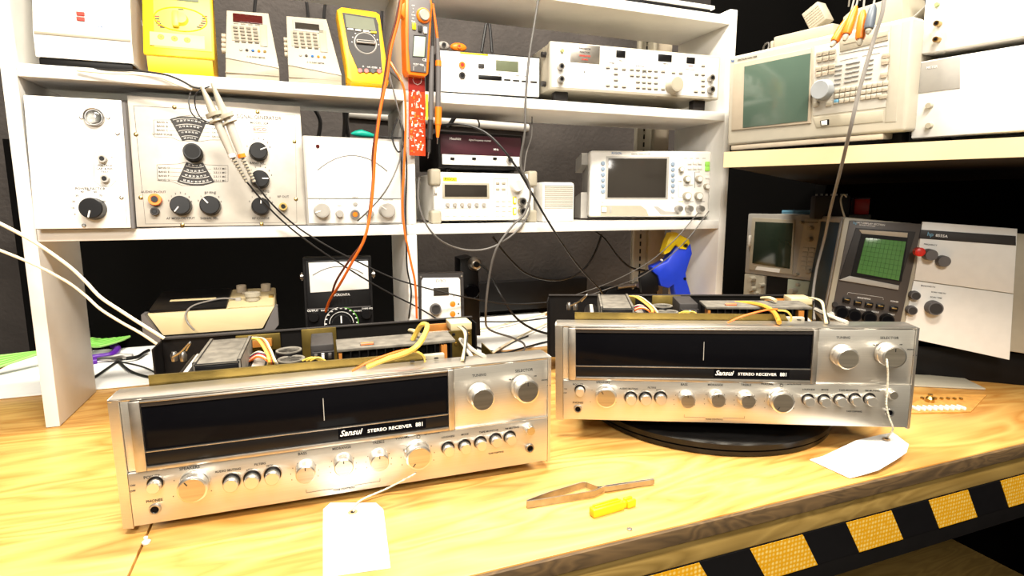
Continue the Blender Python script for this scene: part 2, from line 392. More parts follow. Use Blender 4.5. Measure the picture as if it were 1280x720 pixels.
# ------------------------------------------------------------------ receivers
def receiver(T, ref, first):
    T.setmap(ref)
    W_, H_ = .5, .147
    bx = T.box
    # front panel lower part and upper part, with bevelled end trims
    zl = .064
    bx('lower_panel', (.0115, W_-.006), (0, .010), (.0030, zl), alu, .0008)
    bx('upper_panel', (.3685, W_-.006), (.0025, .012), (zl+.001, H_-.0035), alu, .0006)
    bx('upper_panel', (.0115, .0195), (.0025, .012), (zl+.001, H_-.0035), alu, .0006)
    bx('panel_lip', (.3685, W_-.006), (.0002, .010), (zl, zl+.0013), alu2, .0004)
    for x0, x1, s in ((0, .011, 1), (W_, W_-.0055, -1)):
        T.part(MB().prism([(x0, .004), (x1, .0), (x1, .034), (x0, .034)], .0003, H_-.0005, alu, axis='z', bev=.0004), 'end_trim')
    bx('top_trim', (.001, W_-.001), (.0022, .040), (H_-.003, H_), alu2, .0008)
    # dial window
    wx0, wx1 = .0197, .3675
    b = MB()
    b.box((wx0, wx0+.0105), (-.002, .010), (zl+.001, H_-.0035), alusat, .0008)
    b.box((wx1-.0075, wx1), (-.002, .010), (zl+.001, H_-.0035), alusat, .0008)
    b.box((wx0+.0105, wx1-.0075), (-.002, .010), (zl+.001, zl+.0062), alusat, .0008)
    b.box((wx0+.0105, wx1-.0075), (-.002, .010), (H_-.0052, H_-.0035), alusat, .0006)
    T.part(b, 'dial_bezel')
    gl = bx('dial_glass', (wx0+.0105, wx1-.0075), (.002, .009), (.0868, H_-.0056), blackg, .0004)
    bx('dial_strip', (wx0+.0105, wx1-.0075), (.000, .009), (zl+.0064, .0855), black, .0004)
    bx('dial_line', (wx0+.0105, wx1-.0075), (-.0004, .009), (.0855, .0867), alusat, .0002)
    bx('top_rim', (wx0+.0105, wx1-.0075), (.0005, .009), (H_-.0105, H_-.0058), dgrey, .0003)
    nx, nz0 = T.p(404, 502, .0018); bx('dial_needle', (nx-.0004, nx+.0004), (.0012, .0024), (.097, .124), mgrey, 0)
    b = MB()
    x, z = T.p(436, 541, 0)
    b.box((x-.012, x+.092), (-.0003, .0004), (z-.0065, z+.0062), blackg)
    b.text('Sansui', x-.0105, z, .0100, inkw, y=-.0004, align='LEFT', shear=.35, ext=.0004)
    b.text('STEREO RECEIVER', x+.0215, z-.0010, .0056, inkw, y=-.0004, align='LEFT', sx=1.18)
    b.text('881', x+.0790, z-.0008, .0074, inkw, y=-.0004, align='LEFT', sx=.9)
    T.part(b, 'name_plate')
    # knobs
    def K(px, py, r, h, name='knob', mark=True, base=0, ang=0):
        x, z = T.p(px, py, -h); rr = r; m = MB()
        m.lathe((x, base, z), [(rr*.90, -h), (rr, -h+.001), (rr*1.0, -h*.35), (rr*1.05, -h*.30), (rr*1.06, 0)], alu2, 40)
        if mark: m.tube([(x+math.sin(ang)*rr*.5, base-h-.0006, z+math.cos(ang)*rr*.5), (x+math.sin(ang)*rr*.8, base-h-.0006, z+math.cos(ang)*rr*.8)], .0006, ink, 5)
        o = T.part(m, name); T.part(MB().lathe((x, base-h, z), [(rr*.86, -.0004), (rr*.86, -.00005)], mat('spun_aluminium', (.60, .55, .48), .30, 1, var=.12, nscale=30, brushed=True), 32), 'knob_cap', o); return x, z
    def PB(px, py, r, h=.011):
        x, z = T.p(px, py, -h); m = MB()
        m.lathe((x, 0, z), [(r*.9, -h), (r, -h+.001), (r, 0)], alu2, 26); o = T.part(m, 'push_button')
        xb_, zb2 = T.p(px-1.5, py-3.5, -.001)
        T.part(MB().lathe((x, 0, z+.0012), [(r*1.28, -.0010), (r*1.34, 0)], alusat, 26).lathe((x, 0, z+.0012), [(r*1.2, -.0014), (r*1.2, 0)], black, 26), 'button_recess', o); return x, z
    K(604, 500, .0148, .021, 'tuning_knob', False); K(660, 490, .0155, .020, 'selector_knob')
    K(664, 539, .0062, .013, 'mic_level_knob', False)
    K(240, 613, .0150, .017, 'speaker_knob', ang=-.6)
    for px, py in ((382, 594), (430, 585), (475, 579)): K(px, py, .0108, .017, 'tone_knob')
    K(524, 573, .0155, .018, 'volume_knob', ang=-2.5)
    PB(191, 611, .0066)
    for px, py in ((288, 608), (314, 604), (340, 599)): PB(px, py, .0078)
    for px, py in ((562, 565), (583, 562), (603, 558), (622, 554), (640, 551)): PB(px, py, .0070)
    for px, py in ((194, 636), (662, 560)):
        x, z = T.p(px, py); m = MB().lathe((x, 0, z), [(.0038, -.001), (.0042, -.0026), (.0056, -.0026), (.0062, 0)], steel, 24).lathe((x, 0, z), [(.0040, -.0012), (.004, 0)], blackg, 20)
        T.part(m, 'phone_jack')
    # lettering
    b = MB()
    def t(s, px, py, sz=.0046, **k): x, z = T.p(px, py); b.text(s, x, z, sz, ink, y=-.0002, ext=.0001, **k)
    t('POWER', 190, 596); t('PHONES', 193, 626, .0042); t('SPEAKERS', 237, 585); t('AUDIO MUTING', 285, 588, .0036); t('FILTERS', 325, 580, .0036)
    t('LOW', 312, 587, .003); t('HIGH', 337, 582, .003)
    t('BASS', 378, 567); t('MIDRANGE', 427, 560, .0042); t('TREBLE', 473, 553, .0044); t('VOLUME', 503, 547, .0044); t('BALANCE', 540, 541, .0044)
    t('LOUDNESS', 560, 546, .0034); t('MODE', 581, 543, .0034); t('TAPE MONITOR', 611, 539, .0036); t('FM MUTING', 640, 535, .0036); t('TAPE COPYING', 620, 566, .003)
    t('ON', 166, 607, .003); t('OFF', 166, 614, .003); t('TONE CONTROLS', 430, 611, .003)
    b2 = MB(); x, z = T.p(523, 546)
    b.lathe((x, 0, z), [(.0024, -.0002), (.0024, 0)], ink, 16); b.lathe((x, -.0001, z), [(.0017, -.0003), (.0017, 0)], alu2, 16)
    for cx, cy, R0, n in ((381, 594, .0155, 9), (429, 585, .0155, 9), (474, 579, .0155, 9), (239, 612, .020, 5), (523, 573, .021, 9)):
        x, z = T.p(cx, cy, -.004)
        for k in range(n):
            a = R(-110+220*k/(n-1)); b.box((x+math.sin(a)*R0-.0004, x+math.sin(a)*R0+.0004), (-.0003, .0001), (z+math.cos(a)*R0-.0006, z+math.cos(a)*R0+.0006), ink)
    xa, za = T.p(383, 616); xb, zb_ = T.p(475, 601)
    for q in (((xa, -.0002, za+.004), (xa, -.0002, za)), ((xa, -.0002, za), (xa+.030, -.0002, za)), ((xb-.030, -.0002, za), (xb, -.0002, za)), ((xb, -.0002, za), (xb, -.0002, za+.004))): b.tube(q, .0002, ink, 4)
    T.part(b, 'panel_lettering')
    b = MB()
    def t(s, px, py, sz=.0048, **k): x, z = T.p(px, py, .0025); b.text(s, x, z, sz, ink, y=.0023, ext=.0001, **k)
    t('TUNING', 599, 469); t('SELECTOR', 655, 463, .0052); t('MIC LEVEL', 663, 526, .0036)
    t('FM AUTO', 641, 474, .0026); t('FM MONO', 655, 471, .0026); t('AM', 669, 470, .0026); t('PHONO', 681, 475, .0026); t('AUX', 686, 482, .0026)
    T.part(b, 'panel_lettering')
    # feet
    for x in (.055, .445):
        for y in (.05, .27): T.part(MB().lathe((x, y, -T.foot+.0002), [(.011, 0), (.013, .002), (.013, T.foot)], black, 20, 'z'), 'foot')
    # chassis
    cx0, cx1, cy1 = .030, .478, .325
    b = MB().box((cx0, cx1), (.0125, cy1), (.004, .010), olive).box((cx0, cx0+.002), (.043, cy1-.06), (.010, .10), olive).box((cx1-.002, cx1), (.043, cy1-.06), (.010, .10), olive)
    T.part(b, 'chassis_tray')
    zt = T.p(300, 459, .046)[1]
    x0 = T.p(187, 480, .046)[0]; x1 = T.p(480, 445, .046)[0]
    T.part(MB().prism([(x0, .012), (x1+.13, .012), (x1+.12, zt-.016), (x1+.055, zt-.014), (x1+.048, zt-.002), (x0, zt)], .044, .047, olive), 'front_bracket')
    # back panel (black) with side flanges
    xl, zl2 = T.p(201, 424, cy1); xr, zr = T.p(590, 395, cy1); zz = (zl2+zr)/2
    b = MB().prism([(xl+.0, .004), (xr, .004), (xr, zz-.006), (xr-.006, zz), (xl+.004, zz), (xl, zz-.004)], cy1, cy1+.003, blackm)
    b.box((xl-.001, xl+.0015), (cy1-.05, cy1+.003), (.004, zz-.004), blackm, 0).box((xr-.0015, xr+.001), (cy1-.03, cy1+.003), (.004, zz-.006), blackm, 0)
    b.box((xl, xr), (cy1-.004, cy1+.004), (zz-.002, zz+.0005), dgrey, .0005)
    T.part(b, 'back_panel')
    # items in the chassis; positions found on the level of their tops
    def Z(px, py, z): return T.pz(px, py, z)
    zt2 = .158
    a = Z(243, 458, zt2); c_ = Z(299, 451, zt2); d_ = Z(249, 428, zt2)
    b = MB(); b.box((a[0], c_[0]), (a[1], d_[1]), (.04, zt2-.001), black, .001)
    b.box((a[0]-.001, c_[0]+.001), (a[1]+.001, d_[1]), (zt2-.001, zt2+.002), dust, .001)
    b.box((a[0]-.003, a[0]+.002), (a[1]+.002, d_[1]+.001), (.05, zt2+.004), dust, .001); b.box((c_[0]-.002, c_[0]+.003), (a[1]+.002, d_[1]+.001), (.05, zt2+.004), dust, .001)
    b.box((a[0]-.026, a[0]-.003), (a[1]+.004, d_[1]-.006), (.06, .146), dustw, .009, 3)
    b.box((c_[0]+.003, c_[0]+.030), (a[1]+.004, d_[1]-.004), (.06, .140), dustw, .006, 3)
    T.part(b, 'power_transformer')
    for px, py, z, r in ((361, 438, .152, .0170), (364, 449, .148, .0175)):
        x, y = Z(px, py, z)
        T.part(MB().lathe((x, y, .03), [(r, 0), (r, z-.032), (r*.96, z-.030)], black, 28, 'z').lathe((x, y, z-.001), [(r*.97, 0), (r*.96, .002), (r*.8, .002), (r*.76, .001), (.0001, .001)], dust, 28, 'z'), 'filter_capacitor')
    # fuse bracket, relay
    x0, z0 = T.p(378, 440, cy1-.006); x1, z1 = T.p(420, 409, cy1-.006)
    T.part(MB().box((x0, x1), (cy1-.006, cy1-.003), (z0-.02, z1), olive, .001), 'socket_bracket')
    a = Z(388, 432, .156); c_ = Z(417, 428, .156); d_ = Z(388, 417, .156)
    b = MB().box((a[0], c_[0]), (a[1], d_[1]), (.12, .156), dgrey, .002); w = c_[0]-a[0]
    b.box((a[0]+.002, c_[0]), (a[1]-.008, a[1]), (.11, .148), black, .001)
    for k in range(3): b.box((a[0]+w*(.12+.3*k), a[0]+w*(.3+.3*k)), (a[1]-.012, a[1]-.004), (.138, .146), steel if k != 1 else whitep, .001)
    T.part(b, 'relay_block')
    # bracket top-left with yellow wires
    x0, z0 = T.p(296, 440, cy1-.006); x1, z1 = T.p(350, 416, cy1-.006)
    T.part(MB().box((x0, x1), (cy1-.008, cy1-.003), (z0, z1), olive, .001).box((x0+.012, x1-.012), (cy1-.014, cy1-.008), (z0+.006, z1-.007), pcbo, .001), 'terminal_bracket')
    # heat sink
    a = Z(421, 437, .160); c_ = Z(565, 420, .160); d_ = Z(424, 424, .160)
    b = MB().box((a[0], c_[0]), (a[1], d_[1]), (.156, .160), dust, .0008).box((a[0]+.002, c_[0]-.002), (a[1]+.012, d_[1]-.002), (.05, .156), blackm)
    for k in range(14): b.box((a[0]+.006+k*(c_[0]-a[0]-.012)/13-.0008, a[0]+.006+k*(c_[0]-a[0]-.012)/13+.0008), (a[1]+.001, a[1]+.012), (.06, .156), blackm)
    b.box((a[0]+.002, a[0]+.006), (a[1]-.001, a[1]+.02), (.06, .154), pcbo); b.box((c_[0]-.02, c_[0]-.012), (a[1]-.001, a[1]+.02), (.06, .154), pcbo)
    b.box((a[0]+.03, a[0]+.048), (a[1]+.008, a[1]+.014), (.160, .163), orange, .001)
    T.part(b, 'heat_sink')
    # selector board, rotary switch bracket
    x0, z0 = T.p(533, 412, .29); x1, z1 = T.p(566, 403, .29)
    T.part(MB().box((x0, x1), (.285, .29), (z0-.008, z1), pcbo, .0004).box((x0+.003, x1), (.283, .285), (z0-.006, z0-.003), whitep, .0004), 'selector_board')
    x0, z0 = T.p(562, 412, .26); x1, z1 = T.p(588, 402, .26)
    T.part(MB().box((x0, x1), (.25, .29), (z0+.0, z1+.001), wtan, .001), 'connector_strip')
    x0, z0 = T.p(561, 444, .24); x1, z1 = T.p(589, 412, .24)
    b = MB().prism([(x0, z1), (x1, z1+.001), (x1, z0), (x0+.006, z0-.008)], .238, .241, olive)
    for px, py in ((567, 418), (570, 430), (586, 417)): x, z = T.p(px, py, .238); b.lathe((x, .238, z), [(.0022, -.002), (.0028, 0)], brass if px > 568 else black, 12)
    x, z = T.p(575, 424, .238); b.tube([(x, .236, z), (x+.01, .13, z-.03), (x+.012, .05, z-.045)], .0035, dustw, 12)
    b.tube([(x+.012, .238, z-.012), (x+.022, .16, z-.03)], .005, brass, 12)
    T.part(b, 'rotary_switch')
    # tuner cover board at front
    a = Z(487, 459, .150); c_ = Z(556, 448, .150); d_ = Z(492, 449, .150)
    T.part(MB().box((a[0]+.006, c_[0]+.004), (max(a[1], .050), d_[1]+.012), (.142, .150), beige, .001).lathe((a[0]+.03, a[1]+.016, .1495), [(.003, 0), (.003, .0008)], black, 14, 'z').lathe((c_[0]-.01, a[1]+.02, .1495), [(.003, 0), (.003, .0008)], black, 14, 'z'), 'tuner_cover')
    x0, y0 = Z(345, 470, .146); 
    # wiring
    def wire(name, pts, r, m, n=6):
        # pts: (px,py,z local)
        q = []
        for px, py, z in pts: x, y = Z(px, py, z); q.append((x, y, z))
        T.part(MB().tube(spline(q, n), r, m, 7), name)
    if not first:
        Z = lambda px, py, z: ((lambda c, v: (lambda q: (q.x, q.y))(c+v*((z-c.z)/v.z)))(T.Mi @ CAM, T.Mi.to_3x3() @ ray(px, py)))
        wire('orange_loom', [(902, 380, .150), (915, 379, .156), (935, 379, .160), (955, 383, .162), (968, 391, .158), (974, 403, .152)], .0034, mat('orange_tan_rubber', (.62, .27, .03), .45))
        Z = lambda px, py, z: T.pz(px, py, z)
    else: wire('yellow_loom', [(458, 459, .153), (480, 450, .160), (508, 441, .168), (522, 432, .176), (530, 420, .182), (534, 407, .186), (527, 406, .184), (521, 415, .172), (516, 425, .160)], .0034, wyellow)
    wire('orange_wire', [(440, 464, .150), (462, 452, .160), (495, 440, .168), (512, 437, .168)], .0014, worange)
    wire('yellow_wire', [(512, 439, .168), (522, 440, .168), (530, 446, .160), (531, 452, .152)], .0014, wyellow)
    wire('brown_stub', [(512, 413, .16), (518, 414, .166), (524, 418, .165)], .0028, wtan)
    for k, m in enumerate((wtan, wtan, wblack)):
        wire('switch_wire', [(572+k*3, 408, .164), (580+k*2, 415, .167), (581+k, 430, .158), (577+k*2, 450, .150)], .0013, m)
    for k, m in enumerate((wyellow, wyellow, worange, wbrown, wyellow, wwhite)):
        wire('bracket_wire', [(305+k*2, 427-k, .15), (320+k*2, 424, .160), (330+k*1.5, 436, .158), (336+k*1.5, 450, .152), (334+k*3, 458, .140)], .0014, m)
    for k, m in enumerate((worange, wwhite, red, navy, wwhite)):
        wire('transformer_wire', [(312, 452-k*1.5, .14), (322, 446-k*1.5, .152), (333, 450-k*1.5, .150), (340, 459, .140)], .0013, m)
    for k in range(3): wire('olive_wire', [(378+k*5, 451, .150), (390+k*4, 447, .154), (402+k*3, 452, .148)], .0012, wyellow)
    wire('antenna_lead', [(216, 446, .14), (226, 440, .15), (238, 428, .165), (233, 438, .15)], .0014, steel)
    wire('input_lead', [(578, 425, .15), (590, 437, .15), (606, 446, .148)], .0032, dustw)
    for px in (218, 229): 
        x, y = Z(px, 445, .135); T.part(MB().lathe((x, y, .128), [(.004, 0), (.005, .008), (.003, .013)], steel, 14, 'z'), 'ground_post')

LR = Thing('stereo_receiver', 'silver stereo receiver with open top standing directly on the bench, left of the pair', 'stereo receiver', (-.192, .680, .008), (1.1, -.4, -2.3), 'two silver stereo receivers')
LR.foot = .0085; receiver(LR, LR, True)
RR = Thing('stereo_receiver', 'silver stereo receiver with open top raised on a black turntable, right of the pair', 'stereo receiver', (.352, .741, .0335), (1.0, -1.0, -27.2), 'two silver stereo receivers')
RR.foot = .0085; receiver(RR, LR, False)

# turntable
T = Thing('turntable', 'round black plastic turntable under the right receiver', 'turntable', (.655, .779, 0))
T.part(MB().lathe((0, 0, .0003), [(.188, 0), (.198, .002), (.199, .0085), (.195, .010)], turnt, 96, 'z'), 'base_disc')
T.part(MB().lathe((0, 0, .0108), [(.190, 0), (.2005, .001), (.2005, .0085), (.196, .0105), (.186, .0105), (.184, .0085), (.165, .0085), (.163, .0095), (.02, .0095)], turnt, 96, 'z'), 'top_disc')

# tags
def price_tag(pts, hole, lift, label, strpts, thick=.0008, curl=None):
    """flat card from pixel outline on bench height; curled by lift function"""
    P = [WZ(x, y, .0006) for x, y in pts]; c = sum(P, Vector())/len(P)
    T = Thing('price_tag', label, 'price tag', (c.x, c.y, 0), (0, 0, 0), 'white string tags')
    b = MB(); b.prism([(p.x-c.x, p.y-c.y) for p in P], lift, lift+thick, paper, axis='z')
    T.part(b, 'card'); h = WZ(*hole, lift)
    T.part(MB().lathe((h.x-c.x, h.y-c.y, lift+thick), [(.0055, 0), (.0055, .0004), (.003, .0006), (.0028, .0002)], mat('tan_eyelet', (.55, .36, .2), .6), 24, 'z').lathe((h.x-c.x, h.y-c.y, lift+thick), [(.0024, 0), (.0024, .0005)], black, 16, 'z'), 'eyelet')
    q = [Vector(p)-Vector((c.x, c.y, 0)) for p in strpts]
    sp = spline(q, 8); sp2 = [p+Vector((math.sin(k*1.7)*.0007, math.cos(k*1.7)*.0007, 0)) for k, p in enumerate(sp)]
    sp3 = [p-Vector((math.sin(k*1.7)*.0007, math.cos(k*1.7)*.0007, 0)) for k, p in enumerate(sp)]
    T.part(MB().tube(sp2, .0009, string, 6).tube(sp3, .0009, string, 6), 'string'); return T
lw = LR.M @ Vector((LR.p(519, 588, -.004)[0], -.010, LR.p(519, 588, -.004)[1]))
lw2 = LR.M @ Vector((LR.p(513, 590, -.010)[0], -.016, LR.p(513, 590, -.010)[1]-.002))
price_tag([(404, 637), (413, 629), (470, 629), (479, 637), (488, 710), (404, 722)], (441, 641), .0004, 'white card tag in front of the left receiver, tied to its volume knob',
          [lw, lw2, WZ(485, 610, .012), WZ(455, 623, .006), WZ(443, 632, .003), WZ(442, 639, .002)])
# right tag: curled card hanging off the receiver's selector knob
T = Thing('price_tag', 'white curled card tag tied to the selector knob of the receiver on the turntable', 'price tag', WZ(1075, 570, 0), (0, 0, 0), 'white string tags')
o_ = T.o.location.copy(); rows = []
A = [(1012, 575), (1028, 571), (1045, 563), (1070, 551), (1100, 544), (1116, 541)]
Bq = [(1062, 598), (1078, 594), (1098, 588), (1120, 575), (1133, 566), (1136, 556)]
hs = [.0008, .004, .010, .016, .0185, .019]
b = MB(); i = b.mi(paper); top = []; bot = []
for (p, q, h) in zip(A, Bq, hs):
    u = WZ(*p, h)-o_; v = WZ(*q, h*.75+.0003)-o_
    top.append([b.bm.verts.new(u+(v-u)*t+Vector((0, 0, .0008))) for t in (0, .5, 1)]); bot.append([b.bm.verts.new(u+(v-u)*t) for t in (0, .5, 1)])
fs = []
for k in range(5):
    for j in range(2):
        fs.append(b.bm.faces.new((top[k][j], top[k][j+1], top[k+1][j+1], top[k+1][j]))); fs.append(b.bm.faces.new((bot[k][j], bot[k+1][j], bot[k+1][j+1], bot[k][j+1])))
    fs.append(b.bm.faces.new((top[k][0], top[k+1][0], bot[k+1][0], bot[k][0]))); fs.append(b.bm.faces.new((top[k][2], bot[k][2], bot[k+1][2], top[k+1][2])))
for k in (0, 5):
    for j in range(2): fs.append(b.bm.faces.new((top[k][j], bot[k][j], bot[k][j+1], top[k][j+1])))
bmesh.ops.recalc_face_normals(b.bm, faces=fs)
T.part(b, 'card')
h = WZ(1108, 549, .0195)-o_
T.part(MB().lathe(h, [(.005, 0), (.005, .0006), (.003, .0008)], MATS['tan_eyelet'], 20, 'z').lathe(h, [(.0022, 0), (.0022, .001)], black, 14, 'z'), 'eyelet')
def rl(px, py, d): x, z = 0, 0; v = RR.Mi.to_3x3() @ ray(px, py); c = RR.Mi @ CAM; t = (d-c.y)/v.y; return RR.M @ (c+v*t)
q = [rl(1112, 432, -.006), rl(1108, 440, -.014), rl(1109, 455, -.0225), rl(1110, 468, -.020), rl(1109, 490, -.017), rl(1108, 505, -.018), rl(1111, 520, -.017), WD(1116, 536, (rl(1111, 530, -.014)-CAM).dot(FW)), h+o_+Vector((.002, .0, .003)), h+o_]
sp = spline([Vector(p)-o_ for p in q], 8)
T.part(MB().tube([p+Vector((math.sin(k*1.6)*.0007, 0, math.cos(k*1.6)*.0004)) for k, p in enumerate(sp)], .0010, string, 6).tube([p-Vector((math.sin(k*1.6)*.0007, 0, math.cos(k*1.6)*.0004)) for k, p in enumerate(sp)], .0010, string, 6), 'string')

# tweezers
c = WZ(738, 622, 0); e0 = WZ(659, 636, 0); e1 = WZ(817, 606, 0); ang = math.degrees(math.atan2((e1-e0).y, (e1-e0).x)); L_ = (e1-e0).length
T = Thing('tweezers', 'steel cross-locking tweezers lying open in front of the turntable', 'tweezers', (e0.x, e0.y, 0), (0, 0, ang))
def arm(pts, w0, w1, zc=.005):
    b = MB(); i = b.mi(steel); n = len(pts); V = []
    for k, (x, y) in enumerate(pts):
        t = k/(n-1); w = w0+(w1-w0)*t
        V.append([b.bm.verts.new(v) for v in ((x, y-.0007, zc-w/2), (x, y+.0007, zc-w/2), (x, y+.0007, zc+w/2), (x, y-.0007, zc+w/2))])
    fs = [b.bm.faces.new(V[0]), b.bm.faces.new(V[-1][::-1])]
    for k in range(n-1):
        for j in range(4): fs.append(b.bm.faces.new((V[k][j], V[k][(j+1) % 4], V[k+1][(j+1) % 4], V[k+1][j])))
    bmesh.ops.recalc_face_normals(b.bm, faces=fs); return b
T.part(arm([(0, .0), (.02, -.001), (L_*.50, -.003), (L_*.56, .001), (L_*.62, .005), (L_, .001)], .0095, .006, .0052), 'arm')
T.part(arm([(0, .002), (.03, .011), (L_*.47, .021), (L_*.50, .0205), (L_*.55, .006), (L_*.62, .002), (L_, -.0012)], .0095, .006, .0052), 'arm')
# yellow IC clip
c = WZ(767, 642, 0); e0 = WZ(741, 648, 0); e1 = WZ(794, 633, 0); ang = math.degrees(math.atan2((e1-e0).y, (e1-e0).x)); L_ = (e1-e0).length
T = Thing('test_clip', 'small yellow plastic test clip lying below the tweezers', 'test clip', (e0.x, e0.y, 0), (0, 0, ang))
T.box('body', (0, L_*.72), (-.002, .0085), (.0003, .0105), mat('clip_yellow', (.85, .50, .01), .4), .0015)
T.part(MB().box((.004, L_*.66), (.001, .0035), (.0100, .0125), mat('clip_yellow', (.85, .50, .01), .4), .001).box((.004, L_*.66), (.0055, .008), (.0100, .0125), mat('clip_yellow', (.85, .50, .01), .4), .001), 'ridge')
T.part(MB().box((L_*.72, L_*.80), (0, .006), (.001, .009), mat('clip_yellow', (.85, .50, .01), .4), .001).box((L_*.80, L_), (-.002, .002), (.0004, .010), mat('clip_yellow', (.85, .50, .01), .4), .0012).box((L_*.80, L_), (.005, .009), (.0004, .010), mat('clip_yellow', (.85, .50, .01), .4), .0012).box((L_*.80, L_*.86), (0, .008), (.0004, .006), mat('clip_yellow', (.85, .50, .01), .4), .0012), 'jaw')
# small clear rivet by the seam
p = WZ(183, 679, 0)
tag(MB().lathe((p.x, p.y, .0002), [(.004, 0), (.0042, .002), (.002, .004), (.0022, .007), (.0008, .0078)], whitep, 16, 'z').build('plastic_rivet'), 'tiny clear plastic rivet standing on the seam of the worktop', 'rivet')
p = WZ(787, 662, 0)
tag(MB().lathe((p.x, p.y, .0002), [(.003, 0), (.0032, .0008), (.001, .0012)], steel, 16, 'z').build('drawing_pin'), 'tiny flat metal disc on the bench below the yellow clip', 'metal disc')
# ================================================================== middle shelf
MZ = .3182
# --- capacitor tester at the left end
p0 = WY(161, 285, 1.06)
T = Thing('capacitor_tester', 'white panelled tester with round indicator eye on the middle shelf beside the signal generator', 'test instrument', (p0.x-.13, 1.062, MZ))
T.lean(-5); ht = T.p(148, 125)[1]; xr_ = T.p(157, 200)[0]
T.part(MB().box((.008, xr_), (0, .004), (.001, ht), white, .0015), 'front_panel')
T.wedge('case', (.010, xr_+.004), ht-.003, .14, .0046, greyp, -5)
x, z = T.p(118, 147); rr = T.rad(118, 147, 11, 0)
T.part(MB().lathe((x, 0, z), [(rr*1.35, -.0004), (rr*1.35, 0)], whitep, 32).lathe((x, 0, z), [(rr*.86, -.004), (rr, -.006), (rr*1.05, 0)], steel, 32), 'eye_bezel')
T.part(MB().sphere((x, -.003, z), rr*.85, glassmat('eye_glass', (.5, .5, .48)), (1, .35, 1)), 'indicator_eye')
for px, py in ((102, 147), (135, 147), (147, 167), (152, 247), (105, 282)): T.screw(px, py, .003, steel)
for px, py in ((127, 198), (130, 223)): T.jack(px, py, 5, mgrey, .008)
T.knob(113, 260, 13, .018, black, mark=inkw, ang=3.4)
b = MB()
for body, px, py, h in (('VOLTAGE', 131, 207, 2.6), ('CAP. & RES.', 131, 211, 2.6), ('TEST', 131, 215, 2.6), ('POWER FACTOR', 113, 236, 3), ('+', 140, 197, 3), ('-', 143, 222, 3)): T.tx(b, body, px, py, h, inkg)
for k in range(11):
    a = R(-120+k*24); xx, zz = T.p(111, 258); T.tx(b, str(k*10), 111+math.sin(a)*20, 258-math.cos(a)*20, 2.4, inkg)
q = [(120, 190), (137, 190), (145, 196), (145, 226), (138, 233), (126, 233), (118, 226), (117, 196), (120, 190)]
T.line(b, q, inkg, .0003); T.line(b, [(100, 127), (147, 129), (159, 281)], inkg, .0002)
T.part(b, 'panel_lettering')

# --- signal generator
T = Thing('signal_generator', 'silver panelled signal generator with black knobs and two printed dial windows', 'signal generator', (-.241, 1.075, MZ), (0, 0, 3))
T.lean(-7); pw, ph = .262, .212
T.box('front_panel', (.002, pw), (0, .003), (.002, ph), eico, .0008)
T.wedge('case', (.005, pw-.003), ph-.005, .09, .0036, dgrey, -7)
for px, py in ((218, 134), (322, 140), (170, 168), (176, 247), (368, 177), (370, 249), (228, 281), (327, 280)): T.screw(px, py, .0032, brass)
T.knob(240, 189, 10.5, .020, black, name='tuning_knob', tipm=blackm)
x, z = T.p(239, 189, -.01)
T.knob(323, 188, 10.5, .016, black, mark=inkw, ang=1.15); T.knob(325, 223, 10.5, .016, black, mark=inkw, ang=1.57)
T.knob(326, 257, 10.5, .016, black, mark=inkw, ang=.1); T.knob(225, 256, 11.5, .016, black, mark=inkw, ang=3.8); T.knob(262, 256, 11.5, .016, black, mark=inkw, ang=-.7)
T.jack(193, 249, 7.5, lorange, .010, name='binding_post', label='red binding post'); T.jack(193, 264, 5, dgrey, .008, name='binding_post', label='black binding post'); T.jack(354, 258, 5, brass, .01, name='coaxial_socket')
def fan(cx, cy, r0, r1, a0, a1, rows):
    """dark fan window with pale number rows"""
    b = MB(); X, Z = T.p(cx, cy); s = T.rad(cx, cy, 1, 0); n = 14
    pts = [(X+math.sin(R(a0+(a1-a0)*k/n))*r1*s, Z+math.cos(R(a0+(a1-a0)*k/n))*r1*s) for k in range(n+1)]+[(X+math.sin(R(a1+(a0-a1)*k/n))*r0*s, Z+math.cos(R(a1+(a0-a1)*k/n))*r0*s) for k in range(n+1)]
    b.prism(pts, -.0008, .001, dgrey)
    for j in range(rows):
        ra = r0+(r1-r0)*(j+.68)/rows; 
        q = [(X+math.sin(R(a0+3+(a1-a0-6)*k/n))*ra*s, -.001, Z+math.cos(R(a0+3+(a1-a0-6)*k/n))*ra*s) for k in range(n+1)]
        b.tube(q, .0005, white, 4)
        m_ = 4+j
        for k in range(m_):
            a = R(a0+6+(a1-a0-12)*(k+.5)/m_); r2 = ra-(r1-r0)/rows*.35*(1 if a1 > a0 else 1)
            b.text(str(10+7*k+j), X+math.sin(a)*r2*s, Z+math.cos(a)*r2*s, .0038, white, y=-.0009, rz=-a if abs(math.degrees(a)) < 90 else math.pi-a)
    return T.part(b, 'dial_window')
fan(239, 196, 21, 50, -24, 24, 4); fan(242, 183, 22, 49, 155, 205, 4)
b = MB()
T.tx(b, 'SIGNAL GENERATOR', 324, 147, 4.6, inkg, sx=.85); T.tx(b, 'MODEL 324', 324, 154, 3, inkg); T.tx(b, 'EICO', 325, 162, 4, inkr, sx=1.2)
q = [(316, 158), (335, 159), (335, 166), (316, 165), (316, 158)]; T.line(b, q, inkr, .0004)
for k, s in enumerate(('BAND A', 'BAND B', 'BAND C', 'LINEAR SCALE')):
    T.tx(b, s, 203, 153+k*5, 2.4, inkg); T.line(b, [(212, 153.5+k*5), (226+k, 154.5+k*5)], inkg, .0002); T.line(b, [(254-k*1.5, 155+k*5), (262, 155.5+k*5)], inkg, .0002); T.tx(b, '150-400 KC' if k == 0 else '0.4-1.2 MC', 273, 156+k*5, 2.2, inkg)
